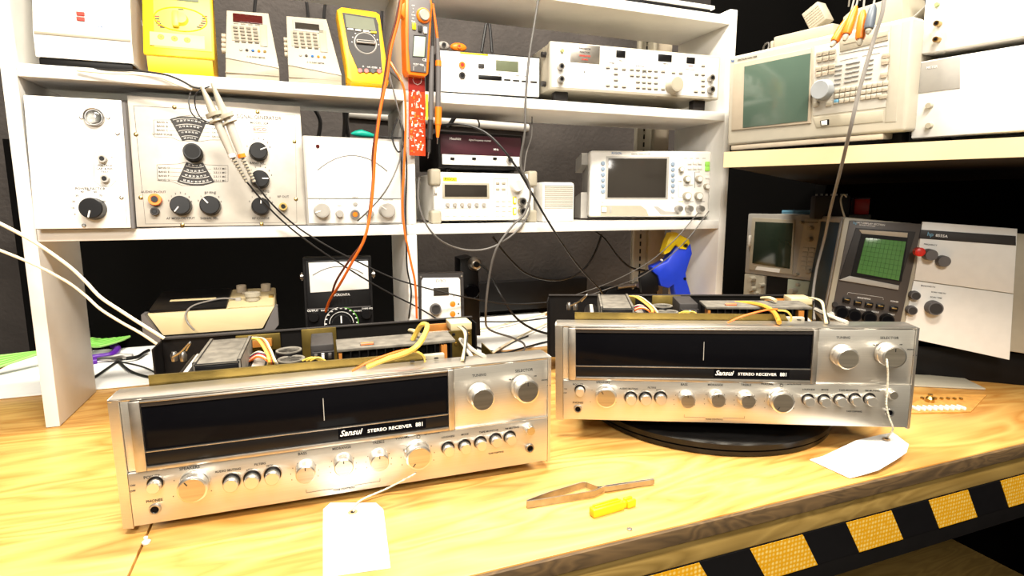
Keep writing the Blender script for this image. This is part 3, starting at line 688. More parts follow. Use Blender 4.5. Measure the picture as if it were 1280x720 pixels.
for k, s in enumerate(('BAND D', 'BAND E', 'BAND F', 'BAND G')):
    T.tx(b, s, 205, 210+k*5, 2.4, inkg); T.line(b, [(212, 210+k*5), (233-k*2, 211+k*5)], inkg, .0002); T.line(b, [(250+k*2, 211+k*5), (264, 211.5+k*5)], inkg, .0002); T.tx(b, '3.5-11 MC', 275, 211+k*5, 2.4, inkg)
T.line(b, [(193, 171), (192, 150), (213, 150), (222, 146), (240, 144), (256, 147), (264, 151), (280, 153)], inkg, .0003); T.line(b, [(193, 171), (215, 172), (224, 176), (250, 177), (262, 175), (282, 175)], inkg, .0003)
T.line(b, [(196, 206), (222, 205), (232, 203), (250, 203), (258, 206), (285, 207), (285, 227), (262, 228), (254, 232), (228, 232), (215, 227), (197, 226), (196, 206)], inkg, .0003)
T.line(b, [(167, 132), (369, 144), (371, 278), (182, 280), (167, 132)], inkg, .0003)
for s, px, py in (('BAND SEL.', 322, 204), ('MOD. FREQ.', 326, 239), ('RF COARSE', 326, 273), ('AF MOD-OUTPUT', 226, 273), ('SIGNAL SEL.', 262, 273), ('AUDIO IN-OUT', 192, 240), ('RF FINE', 263, 241), ('RF OUT', 354, 246)): T.tx(b, s, px, py, 2.8, inkg)
for cx, cy in ((323, 188), (325, 223), (326, 257), (225, 256), (262, 256)):
    for k in range(7):
        a = R(-70+k*24); T.tx(b, str(k), cx+math.sin(a)*15, cy-math.cos(a)*15, 2.2, inkg)
T.part(b, 'panel_lettering')

# --- analog meter
T = Thing('analog_voltmeter', 'white analog voltmeter with grey scale arc and four grey knobs', 'analog meter', (.0195, 1.082, MZ), (0, 0, 2))
mw, mh = .172, .157
T.part(MB().box((0, mw), (0, .006), (.001, mh), mgrey, .003), 'front_frame')
T.box('meter_face', (.004, mw-.003), (-.0015, .004), (.0615-.013, mh-.004), white, .001)
T.box('control_panel', (.004, mw-.003), (-.0012, .004), (.004, .0475), white, .001)
T.box('case', (.002, mw-.002), (.0065, .17), (0, mh-.001), dgrey, .003)
b = MB(); q = []
for k in range(21):
    t = k/20; px = 397+t*87; py = 212.5-(1-(2*t-1)**2)*19+ (t)*1.5; x, z = T.p(px, py, -.0016); q.append((x, -.0017, z))
b.tube(q, .0010, arcg, 5); T.part(b, 'scale_arc')
b = MB(); x0, z0 = T.p(441, 248, -.002); x1, z1 = T.p(418, 226, -.002); b.tube([(x0, -.0018, z0), (x1, -.0018, z1)], .0002, whitep, 4)
b.box((.004, mw-.003), (-.002, .001), (.0474, .0484), arcg); T.part(b, 'divider_line')
x, z = T.p(397, 183); T.part(MB().lathe((x, 0, z), [(.003, -.004), (.0038, -.001)], dred, 18), 'pilot_lamp')
T.knob(403, 263, 9.5, .016, mgrey, mark=inkw, ang=-1.9, tipm=mgrey, flare=1.05); T.knob(485, 263, 9.5, .016, mgrey, mark=inkw, ang=-1, tipm=mgrey, flare=1.05)
T.knob(425, 267, 4.6, .013, mgrey); T.knob(463, 267, 4.6, .013, mgrey)
T.jack(444, 268, 6, steel, .008, hole=lorange, name='input_socket'); x, z = T.p(444, 255); T.part(MB().lathe((x, 0, z), [(.003, -.004), (.0042, -.002), (.0045, 0)], mgrey, 16), 'set_screw')
b = MB()
for s, px, py in (('VOLTS', 440, 178), ('RANGE', 403, 250), ('FUNCTION', 485, 250), ('INPUT', 444, 247), ('ZERO', 425, 257)): T.tx(b, s, px, py, 1.8, arcg, d=-.0015)
T.part(b, 'panel_lettering')

# --- maroon counter standing behind/above the white generator
T = Thing('frequency_counter', 'low maroon fronted frequency counter on legs above the white function generator', 'frequency counter', (.277, 1.148, .4235), (0, 0, 4))
hw, hh = .189, .080
T.box('bezel', (0, hw), (0, .012), (0.006, hh-.002), blackm, .003)
T.box('case', (.002, hw-.002), (.0125, .15), (.004, hh-.003), blackm, .003)
x0, x1, z0, z1 = T.rect(556, 166, 648, 188, -.001); T.box('upper_panel', (.005, hw-.005), (-.0012, .004), (.033, hh-.008), maroon, .0006)
T.box('lower_panel', (.008, hw-.007), (-.0014, .004), (.0125, .0325), white, .0006)
for px in (565, 592, 618):
    x, z = T.p(px, 198.5); T.part(MB().box((x-.004, x+.004), (-.0018, .001), (z-.003, z+.003), black, .0005).box((x-.001, x+.004), (-.005, -.001), (z-.002, z+.002), black, .0005), 'slide_switch')
T.jack(638, 200, 4, steel, .01, name='coaxial_socket')
b = MB(); T.tx(b, 'Heathkit', 569, 173.5, 3.2, inkw, d=-.0014, shear=.1); T.tx(b, 'digital frequency counter', 600, 175.5, 2.2, inkw, d=-.0014); T.tx(b, 'MHz', 620, 187, 2.6, inkw, d=-.0014)
for s, px in (('POWER', 565), ('RANGE', 592), ('GATE TIME', 618), ('INPUT', 638)): T.tx(b, s, px, 192.5, 1.6, ink, d=-.0015)
T.part(b, 'panel_lettering')
for x in (.02, .165):
    T.part(MB().box((x, x+.009), (.01, .10), (-.0010, .006), blackm, .001), 'leg')

# --- function generator
T = Thing('function_generator', 'white function generator with dark display and yellow name plate', 'function generator', (.248, 1.095, MZ), (0, 0, 1))
gw, gh = .222, .1035
T.box('front_panel', (.006, gw-.004), (0, .02), (.006, gh-.004), whitep, .003)
T.box('case', (.01, gw-.008), (.0205, .22), (.004, gh-.006), whitep, .004)
for x0, x1 in ((-.001, .020), (gw-.018, gw+.002)):
    for z0, z1 in ((0, .026), (gh-.030, gh+.002)):
        T.part(MB().box((x0, x1), (-.006, .024), (z0, z1), beige, .005, 3), 'rubber_bumper')
T.pbox('display', (556, 231, 609, 246), -.0015, .004, lcdd, .0005)
T.pbox('display_frame', (553, 228.5, 612, 248.5), -.0008, .004, beige, .0008)
x, z = T.p(560, 224); b = MB(); x0, x1, z0, z1 = T.rect(554, 221.5, 571, 226.5); b.box((x0, x1), (-.0004, .001), (z0, z1), mat('name_plate_yellow', (.85, .85, .02), .5)); T.tx(b, 'RIGOL', 562.5, 224, 3.4, ink, d=-.0005); T.part(b, 'name_plate')
for k in range(6): T.knob(560+k*9.1, 256+k*.0, 2.5, .004, lblue if 0 else mgrey, name='soft_key', seg=16)
for k in range(6):
    x, z = T.p(559+k*9.6, 268.5); T.part(MB().box((x-.0055, x+.0055), (-.002, .001), (z-.0028, z+.0028), whitep, .0015), 'mode_key')
for r in range(4):
    for c in range(3):
        x, z = T.p(622+c*7.5, 250+r*6.2); T.part(MB().box((x-.0042, x+.0042), (-.002, .001), (z-.003, z+.003), whitep, .001), 'number_key')
b = MB(); T.line(b, [(617.5, 223.5), (634.5, 223.5), (634.5, 243), (617.5, 243), (617.5, 223.5)], inkg, .0004)
T.line(b, [(541, 262), (560, 260.5), (607, 260), (612, 257)], mgrey, .0004); T.part(b, 'panel_lettering')
for px, py in ((622, 229), (629.5, 229), (622, 236.5), (629.5, 236.5)): x, z = T.p(px, py); T.part(MB().box((x-.004, x+.004), (-.0018, .001), (z-.0022, z+.0022), beige, .0008), 'function_key')
T.knob(648, 232, 7.5, .016, whitep)
for py in (250.5, 264):
    x, z = T.p(643, py); T.part(MB().box((x-.004, x+.004), (-.0024, .001), (z-.0075, z+.0075), yellow, .002).box((x-.0028, x+.0028), (-.003, .001), (z-.006, z+.006), whitep, .001), 'output_key')
T.jack(654, 252, 5, steel, .012, name='coaxial_socket'); T.jack(654, 264, 5, steel, .012, name='coaxial_socket')
x, z = T.p(544, 239); T.part(MB().box((x-.004, x+.004), (-.0005, .001), (z-.009, z+.009), mgrey, .001).box((x-.002, x+.003), (-.003, .001), (z-.005, z+.006), whitep, .001), 'power_switch')

# --- small white speaker box
a = WY(678, 277, 1.11); c = WY(718, 277, 1.11)
T = Thing('small_speaker', 'small white ribbed speaker box on the middle shelf beside the white oscilloscope', 'speaker', (a.x, 1.11, MZ), (0, 0, 0))
sw = c.x-a.x
T.box('body', (0, sw), (0, .06), (0, .084), whitep, .006, 'white plastic body')
b = MB()
for k in range(17): b.box((.005, sw-.005), (-.0022, .001), (.030+k*.0029, .0312+k*.0029), whitep, .0005)
b.box((.004, sw-.004), (-.0004, .001), (.0285, .079), beige, .001)
T.part(b, 'grille')

# --- white digital oscilloscope
DSM = Thing('digital_oscilloscope', 'white digital oscilloscope with large dark screen at the right end of the middle shelf', 'oscilloscope', (.645, 1.19, MZ+.0005), (0, 0, -17))
T = DSM
x0 = T.p(737, 230)[0]; x1 = T.p(888, 230)[0]; zt = (T.p(740, 188)[1]+T.p(880, 189)[1])/2; zb_ = T.p(800, 271)[1]
T.part(MB().box((x0, x1), (0, .03), (max(zb_, .002), zt), whitep, .006, 3), 'front_bezel')
T.box('case', (x0+.004, x1-.006), (.031, .12), (.004, zt-.004), mgrey, .006)
T.part(MB().prism([(.0305, .065), (.11, .055), (.11, .004), (.0305, .004)], x0-.014, x0+.003, mgrey, axis='x', bev=.0), 'side_guard'); T.part(MB().prism([(.0305, zt-.003), (.11, zt-.012), (.11, zt-.045), (.0305, zt-.03)], x0-.014, x0+.003, mgrey, axis='x'), 'side_guard')
T.pbox('screen', (760, 198, 833, 247), -.0012, .004, lcdd, .0004)
T.pbox('screen_frame', (757, 195.5, 836, 249.5), -.0006, .004, mgrey, .0008)
for k in range(6):
    T.knob(754, 204+k*7, 2.6, .003, mat('grey_blue_key', (.25, .32, .42), .4), name='soft_key', seg=14); T.knob(841.5, 205+k*6.7, 2.5, .003, MATS['grey_blue_key'], name='soft_key', seg=14)
T.knob(754, 251, 2, .003, whitep, name='menu_key', seg=14); T.knob(841.5, 245, 2.2, .003, whitep, name='menu_key', seg=14)
T.part(MB().prism([T.p(*q, -.002) for q in ((751, 257), (801, 257), (808, 262), (811, 270), (751, 270))], -.0015, .002, beige), 'lower_recess')
x0_, x1_, z0_, z1_ = T.rect(752, 259, 758, 265, -.002); T.part(MB().box((x0_, x1_), (-.005, 0), (z0_, z1_), whitep, .0012), 'power_key')
x0_, x1_, z0_, z1_ = T.rect(762, 258, 764.5, 266, -.002); T.part(MB().box((x0_, x1_), (-.0025, 0), (z0_, z1_), mgrey, .0004), 'usb_port')
for px, py, r, h in ((853, 211.5, 3.2, .01), (860.5, 223.5, 4, .013), (875.5, 223.5, 4, .013), (860.5, 245, 4.8, .013), (875, 245, 4.8, .013), (885, 233, 3.4, .012)): T.knob(px, py, r, h, beige, seg=20, tipm=whitep)
for r in range(2):
    for c in range(3): x, z = T.p(862+c*6.3, 203.5+r*6.2); T.part(MB().box((x-.0048, x+.0048), (-.003, .001), (z-.004, z+.004), whitep, .001), 'key')
for r in range(2): x, z = T.p(884, 205+r*6); T.part(MB().box((x-.0055, x+.0055), (-.003, .001), (z-.0055, z+.0055), mat('lit_lime_key', (.35, .75, .12), .4), .0012), 'run_key')
for px, py in ((857, 229.8), (863.5, 229.8), (850, 225), (874, 231), (884, 222), (884, 238)): x, z = T.p(px, py); T.part(MB().box((x-.0048, x+.0048), (-.0025, .001), (z-.003, z+.003), whitep, .001), 'key')
for px in (849, 862, 876):
    x, z = T.p(px-2, 261, 0); T.part(MB().lathe((x, 0, z), [(.0062, -.020), (.0072, -.018), (.0072, -.005), (.0085, -.004), (.0085, 0)], steel, 20), 'coaxial_socket')
b = MB(); T.tx(b, 'RIGOL', 771, 191.5, 2.6, inkb, sx=1.3); T.tx(b, 'DIGITAL OSCILLOSCOPE', 801, 192.8, 1.6, inkg); 
T.line(b, [(868.5, 235), (868.5, 215), (875, 215)], inkg, .0006); T.line(b, [(848, 231), (848, 246), (853, 247)], inkg, .0004)
for px in (855, 862, 870, 878): T.line(b, [(px, 198), (px+4, 198)], inkg, .0005)
T.line(b, [(848, 252), (854, 252)], yellow, .0007); T.line(b, [(862, 252), (867, 252)], inkg, .0005); T.line(b, [(876, 252), (881, 252)], inkg, .0005)
T.part(b, 'panel_lettering')
T.part(MB().prism([T.p(*q, -.001) for q in ((817, 258), (822, 258), (831, 264), (848, 265), (848, 268), (826, 268))], -.001, .002, mgrey), 'corner_label')

# ================================================================== upper shelf
UZ = .5632
def onshelf(px, Y): return WY(px, 100, Y).x
# white instrument at the far left
T = Thing('lab_meter', 'large white instrument with dark base beside the bright yellow multimeter on the upper shelf', 'test instrument', (onshelf(169, 1.085)-.2, 1.085, UZ), (0, 0, 0))
T.part(MB().prism([(0, .012), (0, .046), (.035, .19), (.14, .19), (.14, .012)], .075, .2, white, axis='x', bev=0), 'body')
T.box('dark_base', (.077, .198), (.003, .138), (.0, .0118), blackm, .002)
T.part(MB().box((.076, .199), (-.0015, .002), (.044, .048), beige, .0006), 'body_seam')
b = MB(); x, z = T.p(104, 33, .01)
def slope(y): return (y-0)/.035*.144+.046
b.text('LS', x+.024, .062, .007, inkb, y=-.0006+.0045); b.text('s', x+.034, .062, .006, inkb, y=-.0006+.0045)
b.box((x-.006, x+.004), (.0055, .009), (.078, .083), inkr).box((x-.006, x+.004), (.0035, .007), (.070, .075), inkr)
T.part(b, 'printed_mark')
# thin wire standing between the white instrument and yellow meter
tag(MB().tube(spline([WY(187, 86, 1.10), WY(184, 62, 1.1), WY(181, 42, 1.1), WY(176, 25, 1.1)], 5), .0006, steel, 6).build('stiff_wire'), 'thin stiff wire standing beside the yellow bench meter', 'wire')

# yellow bench meter
xl = onshelf(183, 1.09); xr = onshelf(270, 1.09)
T = Thing('digital_multimeter', 'thick bright yellow multimeter with oval dial, second item on the upper shelf', 'multimeter', (xl, 1.09, UZ), (0, 0, 0), )
yw = xr-xl
T.part(MB().prism([(0, 0), (-.004, .026), (.045, .190), (.085, .19), (.075, 0)], .004, yw-.003, amber, axis='x', bev=0), 'body')
# sloping face as its own frame
fa = math.degrees(math.atan2(.049, .164))
TF = Thing('tmp', 'x', 'x', (xl, 1.0855, UZ+.026), (-fa, 0, 0)); 
def reparent(src, dst, name, label=None):
    """turn a helper frame into a part of its thing"""
    e = src.o; e.name = name
    for k in ('label', 'category', 'group'):
        if k in e: del e[k]
    return e
class Sub:
    """a tilted face of a thing: geometry is written straight into the thing's own space"""
    def __init__(s, T, loc, rot):
        s.T = T; s.L = Matrix.Translation(loc) @ Euler([R(a) for a in rot]).to_matrix().to_4x4(); s.M = T.M @ s.L; s.Mi = s.M.inverted(); s.o = T.o
        s.mc = s.Mi @ CAM; s.mr = s.Mi.to_3x3()
    def part(s, mb, name, parent=None, label=None):
        bmesh.ops.transform(mb.bm, matrix=s.L, verts=mb.bm.verts[:]); return mb.build(name, parent or s.o, label=label)
for k in ('p', 'pz', 'rect', 'box', 'pbox', 'ppoly', 'rad', 'knob', 'screw', 'jack', 'tx', 'line'): setattr(Sub, k, getattr(Thing, k))
bpy.data.objects.remove(TF.o)
S = Sub(T, (0, -.004, .026), (-fa, 0, 0))
S.box('face_plate', (.0, yw+.001), (-.004, .003), (0, .17), yellow, .003)
x0, x1, z0, z1 = S.rect(192, 2, 264, 62, -.005); S.box('inner_panel', (x0, x1), (-.0052, -.003), (z0, .166), yellow2, .002)
S.pbox('socket_strip', (187, 42, 256, 59), -.0058, -.004, cream, .001)
for px, py in ((201, 46), (218, 48), (234, 50)):
    x, z = S.p(px, py, -.006); S.part(MB().lathe((x, -.0056, z), [(.0022, -.0006), (.0045, -.0006), (.0050, 0)], yellow, 18).lathe((x, -.0056, z), [(.002, -.0008), (.002, 0)], olive, 14), 'socket')
x, z = S.p(226, 24, -.006); q = [(x+math.cos(a)*.0375, -.0056, z+math.sin(a)*.0205) for a in [2*math.pi*k/40 for k in range(41)]]
S.part(MB().tube(q, .0009, amber, 6), 'dial_ring')
S.part(MB().lathe((x, -.0056, z), [(.0002, -.006), (.009, -.0055), (.011, 0)], yellow2, 28).box((x-.012, x-.002), (-.0125, -.006), (z-.016, z+.012), yellow2, .003), 'range_dial')
b = MB()
for k in range(6):
    for sgn in (-1, 1):
        a = R(5-k*9); px = 226+sgn*30*math.cos(a); py = 22-30*math.sin(a)*.62; X, Zz = S.p(px, py, -.0056)
        b.box((X-.0036, X+.0036), (-.0056, -.005), (Zz-.0012, Zz+.0012), inkg if k % 2 else inkr)
X, Zz = S.p(226, 11.5, -.0056); b.box((X-.004, X+.004), (-.0056, -.005), (Zz-.0008, Zz+.0008), ink); S.part(b, 'printed_mark')
x0, x1, z0, z1 = S.rect(204, -12, 248, 1, -.006); S.box('display', (x0, x1), (-.0058, -.004), (z0, z1), lcd, .001)

# two beige handheld meters leaning back
def beige_meter(first, label, quad, disp, dm, base, tilt=-16, Y=1.09):
    (tlx, tly), (trx, try_), (brx, bry), (blx, bly) = quad
    xl = onshelf(base[0], Y); xr = onshelf(base[1], Y); w = xr-xl
    T = Thing('handheld_meter', label, 'handheld meter', (xl, Y, UZ), (0, 0, 0), 'pair of beige handheld meters')
    S = Sub(T, (0, -.004, .016), (-30, 0, 0))
    q = [S.p(x, y) for x, y in quad]; q3 = [T.Mi @ (S.M @ Vector((a, 0, b))) for a, b in q]
    tl, tr, br, bl = q3
    T.part(MB().hull([tl, tr, br, bl, (0, .001, 0), (w, .001, 0), (0, .085, 0), (w, .085, 0), (tl.x, tl.y+.035, tl.z-.012), (tr.x, tr.y+.035, tr.z-.012)], beige, .0015), 'body')
    S.part(MB().prism(q, -.002, .001, hpw, bev=.001), 'face_plate')
    qk = [S.p(x+tlx-283.5, y+tly-14, -.003) for x, y in ((289, 31), (322, 33.5), (326, 52), (290, 50))]; S.part(MB().prism(qk, -.0028, -.001, beige), 'keypad')
    hgt = (q[0][1]-q[3][1])
    T.box('face_seam', (0.0005, w-.0005), (-.0018, .004), (.0095, .0105), beiged, .0003)
    S.pbox('display', disp, -.0042, -.001, dm, .0006)
    if dm is not dred: x0, x1, z0, z1 = S.rect(disp[0]-3, disp[1]-3, disp[2]+5, disp[3]+3, -.003); S.box('display_frame', (x0, x1), (-.0036, -.001), (z0, z1), mgrey, .0006)
    dx = tlx-283.5; dy = (tly-14)
    for r in range(5):
        for c in range(4):
            px = 294+c*8.2+dx+r*.6; py = 34+r*4.2+dy+c*.6; x, z = S.p(px, py, -.004)
            S.part(MB().box((x-.0034, x+.0034), (-.0050, -.002), (z-.0018, z+.0018), mat('taupe_key', (.22, .19, .15), .5), .0005), 'key')
    x0, x1, z0, z1 = S.rect(325+dx, 31+dy, 334+dx, 58+dy, -.003); S.box('side_label', (x0, x1), (-.0036, -.001), (z0, z1), beige, .0005)
    for k, m in enumerate((mgrey, inkg, inkb, lorange, brass)):
        x, z = S.p(301+k*7.5+dx, 61.5+k*.6+dy, -.004); S.part(MB().lathe((x, -.003, z), [(.0012, -.001), (.0021, -.001), (.0025, 0)], m, 12), 'socket')
    b = MB(); x, z = S.p(320+dx, 71.5+dy, -.003); b.text('3 1/2 DIGIT METER', x, z, .0035, ink, y=-.0032); 
    for k in range(4): x, z = S.p(295+k*9+dx, 29.5+k*.7+dy, -.003); b.text('AUTO', x, z, .0026, ink, y=-.0032)
    S.part(b, 'panel_lettering')
    for k in range(4):
        z = hgt*(.70-.10*k); S.part(MB().lathe((-.0045, .006, z), [(.0045, 0), (.0045, .006), (.003, .007)], beiged, 14, 'x'), 'side_knob')
    return T
beige_meter(1, 'beige handheld meter with dark red display, between yellow multimeter and its beige twin', ((283.5, 14), (335.5, 17.7), (349, 86), (282, 73)), (291, 18, 328, 28), dred, (282, 349))
beige_meter(0, 'beige handheld meter with grey display, beside the yellow edged multimeter', ((358, 21), (408, 25), (427, 95), (360, 82)), (369, 29, 399, 37), lcdd, (361, 427))

# yellow and grey multimeter
xl = onshelf(434, 1.09)
T = Thing('digital_multimeter', 'grey multimeter with yellow holster leaning against the shelf divider', 'multimeter', (xl, 1.092, UZ+.0085), (-13, 0, 0))
out = [(421, 14), (427, 10.5), (470, 16.5), (475, 20), (480, 55), (485, 90), (486, 105), (481, 107.5), (440, 104), (434, 99), (433, 86), (427, 50)]
q = [T.p(x, y) for x, y in out]; cz = min(z for x, z in q); q = [(x, z-cz+.001) for x, z in q]
T.part(MB().prism(q, 0, .034, amber, bev=.003), 'holster')
inn = [(428, 15.5), (470, 22), (473, 30), (478, 90), (449, 90), (436, 60)]
T.ppoly('face_panel', inn, -.002, .004, dgrey, label='dark grey face panel')
T.part(MB().prism([T.p(x, y, -.003) for x, y in ((431, 18), (467, 23.5), (470, 39), (433, 34))], -.003, .0, lcd), 'display')
for k in range(4):
    x, z = T.p(438+k*9.7, 36.5+k*1.3, -.003); T.part(MB().box((x-.0052, x+.0052), (-.004, 0), (z-.0016, z+.0016), whitep if k < 3 else yellow, .0006), 'function_key')
x, z = T.p(457, 53.5, -.004); rr = .0195
T.part(MB().lathe((x, -.002, z), [(rr, -.0015), (rr+.0012, 0)], mgrey, 36).lathe((x, -.0025, z), [(rr*.93, -.002), (rr*.93, 0)], dgrey, 36).box((x-.017, x+.017), (-.010, -.003), (z-.0035, z+.0035), blackm, .0025), 'rotary_switch')
b = MB()
for k in range(9): a = R(-90+k*22.5); b.box((x+math.sin(a)*.0235-.001, x+math.sin(a)*.0235+.001), (-.0024, 0), (z+math.cos(a)*.0235-.0008, z+math.cos(a)*.0235+.0008), inkw)
for k in range(4): X, Z_ = T.p(454+k*7, 83+k*.8, -.002); b.text(('A', 'mA', 'COM', 'V')[k], X, Z_, .0042, inkw, y=-.0022)
T.part(b, 'panel_lettering')
for k in range(4):
    X, Z_ = T.p(450+k*8, 88.3+k*.3, -.002); T.part(MB().lathe((X, -.002, Z_), [(.002, -.001), (.0038, -.001), (.004, 0)], red if k in (0, 1, 3) else black, 16), 'socket')

# bench power supply / meter, white front black case
xl = onshelf(547, 1.16); xr = onshelf(676, 1.16)
T = Thing('bench_meter', 'long low white fronted bench meter in black case, left of the ivory synthesizer', 'bench meter', (xl, 1.15, UZ+.0005), (0, 0, -3))
w = T.p(676, 90)[0]; zt_ = (T.p(560, 61)[1]+T.p(660, 70)[1])/2; zb_ = .012
T.box('case', (0, w), (.002, .16), (.0, zt_), blackm, .003)
T.box('front_panel', (.003, w-.004), (-.003, .004), (zb_+.002, zt_-.004), white, .0012)
T.box('base_skirt', (0, w), (-.006, .0015), (0, zb_), black, .002)
for px, py, m in ((578, 81, lorange), (578, 94, dgrey)): T.jack(px, py, 4.3, m, .007, hole=(red if m is lorange else black))
for px, py in ((565.5, 80), (565.5, 93)): T.screw(px, py, .003, steel)
x, z = T.p(601, 83); T.part(MB().box((x-.006, x+.006), (-.006, -.002), (z-.004, z+.004), dgrey, .0012), 'rocker_switch')
T.pbox('display', (620, 76, 648, 89.5), -.0036, .002, lcd, .0006)
T.pbox('display', (662, 82, 671, 92) if 0 else (661, 84, 672, 94), -.0036, .002, white, .0006)
b = MB(); x0, x1, z0, z1 = T.rect(598, 94.5, 627, 100, -.003); b.box((x0, x1), (-.0045, -.002), (z0, z1), black, .0006)
for k in range(4): x0, x1, z0, z1 = T.rect(630+k*11, 99+k*.9, 638+k*11, 101+k*.9, -.003); b.box((x0, x1), (-.0042, -.002), (z0, z1), black, .0004)
T.part(b, 'switch_strip')
b = MB(); x0, x1, z0, z1 = T.rect(575, 66.5, 610, 68.5, -.003); b.box((x0, x1), (-.0034, -.002), (z0, z1), amber); 
for k in range(6): T.tx(b, ('mV', 'V', 'mA', 'A', 'OHM', 'AC')[k], 602+k*11, 92+k*.7, 1.8, inkg, d=-.0031)
T.part(b, 'panel_lettering')
ztop = UZ+.0005+zt_
for px, py, m, lab in ((554, 55, mgrey, 'grey'), (573, 56.5, lorange, 'orange')):
    p = WY(px, py, 1.163)
    T = Thing('banana_plug', lab+' stackable plug end lying on the low bench meter', 'banana plug', (p.x, 1.163, ztop+.0005), (0, 0, 0), 'plug ends on the bench meter')
    T.part(MB().sphere((0, .0, .0085), .0085, m, (2.0 if m is lorange else 1.5, .75, 1)), 'moulding'); x, z = T.p(px, py, -.0065)
    T.part(MB().lathe((0, -.004, .0090), [(.0028, -.0034), (.0045, -.0034), (.005, 0)], m if m is lorange else dgrey, 16).lathe((0, -.004, .009), [(.0025, -.0036), (.0025, 0)], red if m is lorange else black, 14), 'socket')

# synthesizer
T = Thing('synthesizer', 'wide ivory synthesizer with large beige tuning knob on the upper shelf', 'signal synthesizer', (.487, 1.082, UZ), (0, 0, -3.2))
x0 = T.p(687, 80)[0]; x1 = T.p(900, 95)[0]; zt = (T.p(688, 49)[1]+T.p(897, 71)[1])/2; zb_ = (T.p(688, 113)[1]+T.p(897, 124)[1])/2
T.part(MB().box((x0, x1), (0, .012), (zb_, zt), hpw, .004), 'front_frame')
T.part(MB().box((x0+.005, x1-.005), (-.0008, .004), (zb_+.005, zt-.006), white, .0008), 'front_panel')
T.box('case', (x0+.003, x1-.003), (.0125, .17), (zb_+.001, zt-.001), beige, .003)
for x in (x0+.02, x1-.05): T.part(MB().box((x, x+.03), (.02, .04), (0, zb_+.0012), dgrey, .002), 'foot'); T.part(MB().box((x, x+.03), (.13, .15), (0, zb_+.0012), dgrey, .002), 'foot')
T.part(MB().lathe((x0-.006, .03, zt-.02), [(.0055, 0), (.0055, .010)], dgrey, 16, 'x').lathe((x0-.006, .03, zb_+.016), [(.0055, 0), (.0055, .010)], dgrey, 16, 'x').lathe((x0-.006, .10, zt-.02), [(.0055, 0), (.0055, .010)], dgrey, 16, 'x'), 'side_stud')
T.pbox('label_plate', (713, 56, 750, 79), -.0016, .002, alusat, .0003)
T.pbox('display', (770.5, 63, 782, 72), -.0022, .002, black, .0004); T.pbox('display', (823, 68, 840, 77), -.0022, .002, black, .0004); T.pbox('display', (858.5, 71.5, 869, 79.5), -.0022, .002, black, .0004)
for px, py, m in ((702, 64, green), ): x, z = T.p(px, py); T.part(MB().lathe((x, 0, z), [(.0035, -.006), (.0042, 0)], mat('olive_button', (.35, .36, .16), .4), 16), 'power_button')
for px, py in ((702.5, 82.5), (702.5, 98.5), (891, 97), (891, 111.5)): T.jack(px, py, 4.3, steel, .012, name='coaxial_socket')
T.knob(847, 105, 9.8, .022, beige, name='tuning_knob', tipm=beige)
keys = [(760, 84), (770, 85), (780, 86), (790, 86.5), (797.5, 87), (805.5, 87.5), (812.5, 88), (820, 88.5), (829, 89), (842, 90.5), (851, 91), (770, 92), (770, 99.5), (790, 94), (797.5, 94.5), (805, 95), (812, 95.7), (820, 96.3), (797.5, 102), (805, 102.5), (812, 103), (820, 103.5), (797.5, 109), (805, 109.5), (812, 110), (820, 110.5), (829, 111), (760, 106.5), (770, 107.3), (780, 108), (871, 92.5), (879, 93), (879, 100.5), (879, 107), (870, 114), (879, 114.3), (879, 82)]
for px, py in keys: x, z = T.p(px, py, -.002); T.part(MB().box((x-.0048, x+.0048), (-.0030, 0), (z-.0022, z+.0026), hpw, .0007).box((x-.0042, x+.0042), (-.0032, -.001), (z-.0026, z-.0014), inkg), 'key')
b = MB()
for k in range(4): T.tx(b, ('SYNTHESIZER', 'FUNCTION', 'GENERATOR', '20 MHz')[k], 731, 61+k*4.5, 2, inkr if k > 1 else inkg, d=-.0018)
for s, px, py in (('FUNCTION', 800, 83), ('ENTRY', 806, 91), ('FREQ', 776, 76), ('AMPTD', 832, 80), ('PHASE', 863, 82.5), ('SWEEP', 765, 79)): T.tx(b, s, px, py, 1.8, inkg if s != 'PHASE' else inkr, d=-.001)
T.line(b, [(857, 86.5), (868, 87.4)], inkr, .0005, d=-.001)
x, z = T.p(730.5, 90, -.001); b.box((x-.001, x+.001), (-.0012, 0), (z-.0015, z+.0015), ink)
T.part(b, 'panel_lettering')

# things on the top shelf
T = Thing('rack_instrument', 'dark instrument with white rim on the top shelf, above the synthesizer', 'test instrument', (WY(782, 0, 1.10).x, 1.10, .7712), (0, 0, 0))
w = .20
T.box('case', (0, w+.02), (0, .16), (0.004, .014), black, .002); T.box('rim', (.004, w+.028), (-.004, .16), (.0142, .022), whitep, .002); T.box('upper_case', (0, w+.02), (0, .16), (.0222, .08), dgrey, .003)
T.part(MB().box((.02, .04), (.01, .03), (0, .0042), black), 'foot'); T.part(MB().box((w-.02, w), (.01, .03), (0, .0042), black), 'foot')
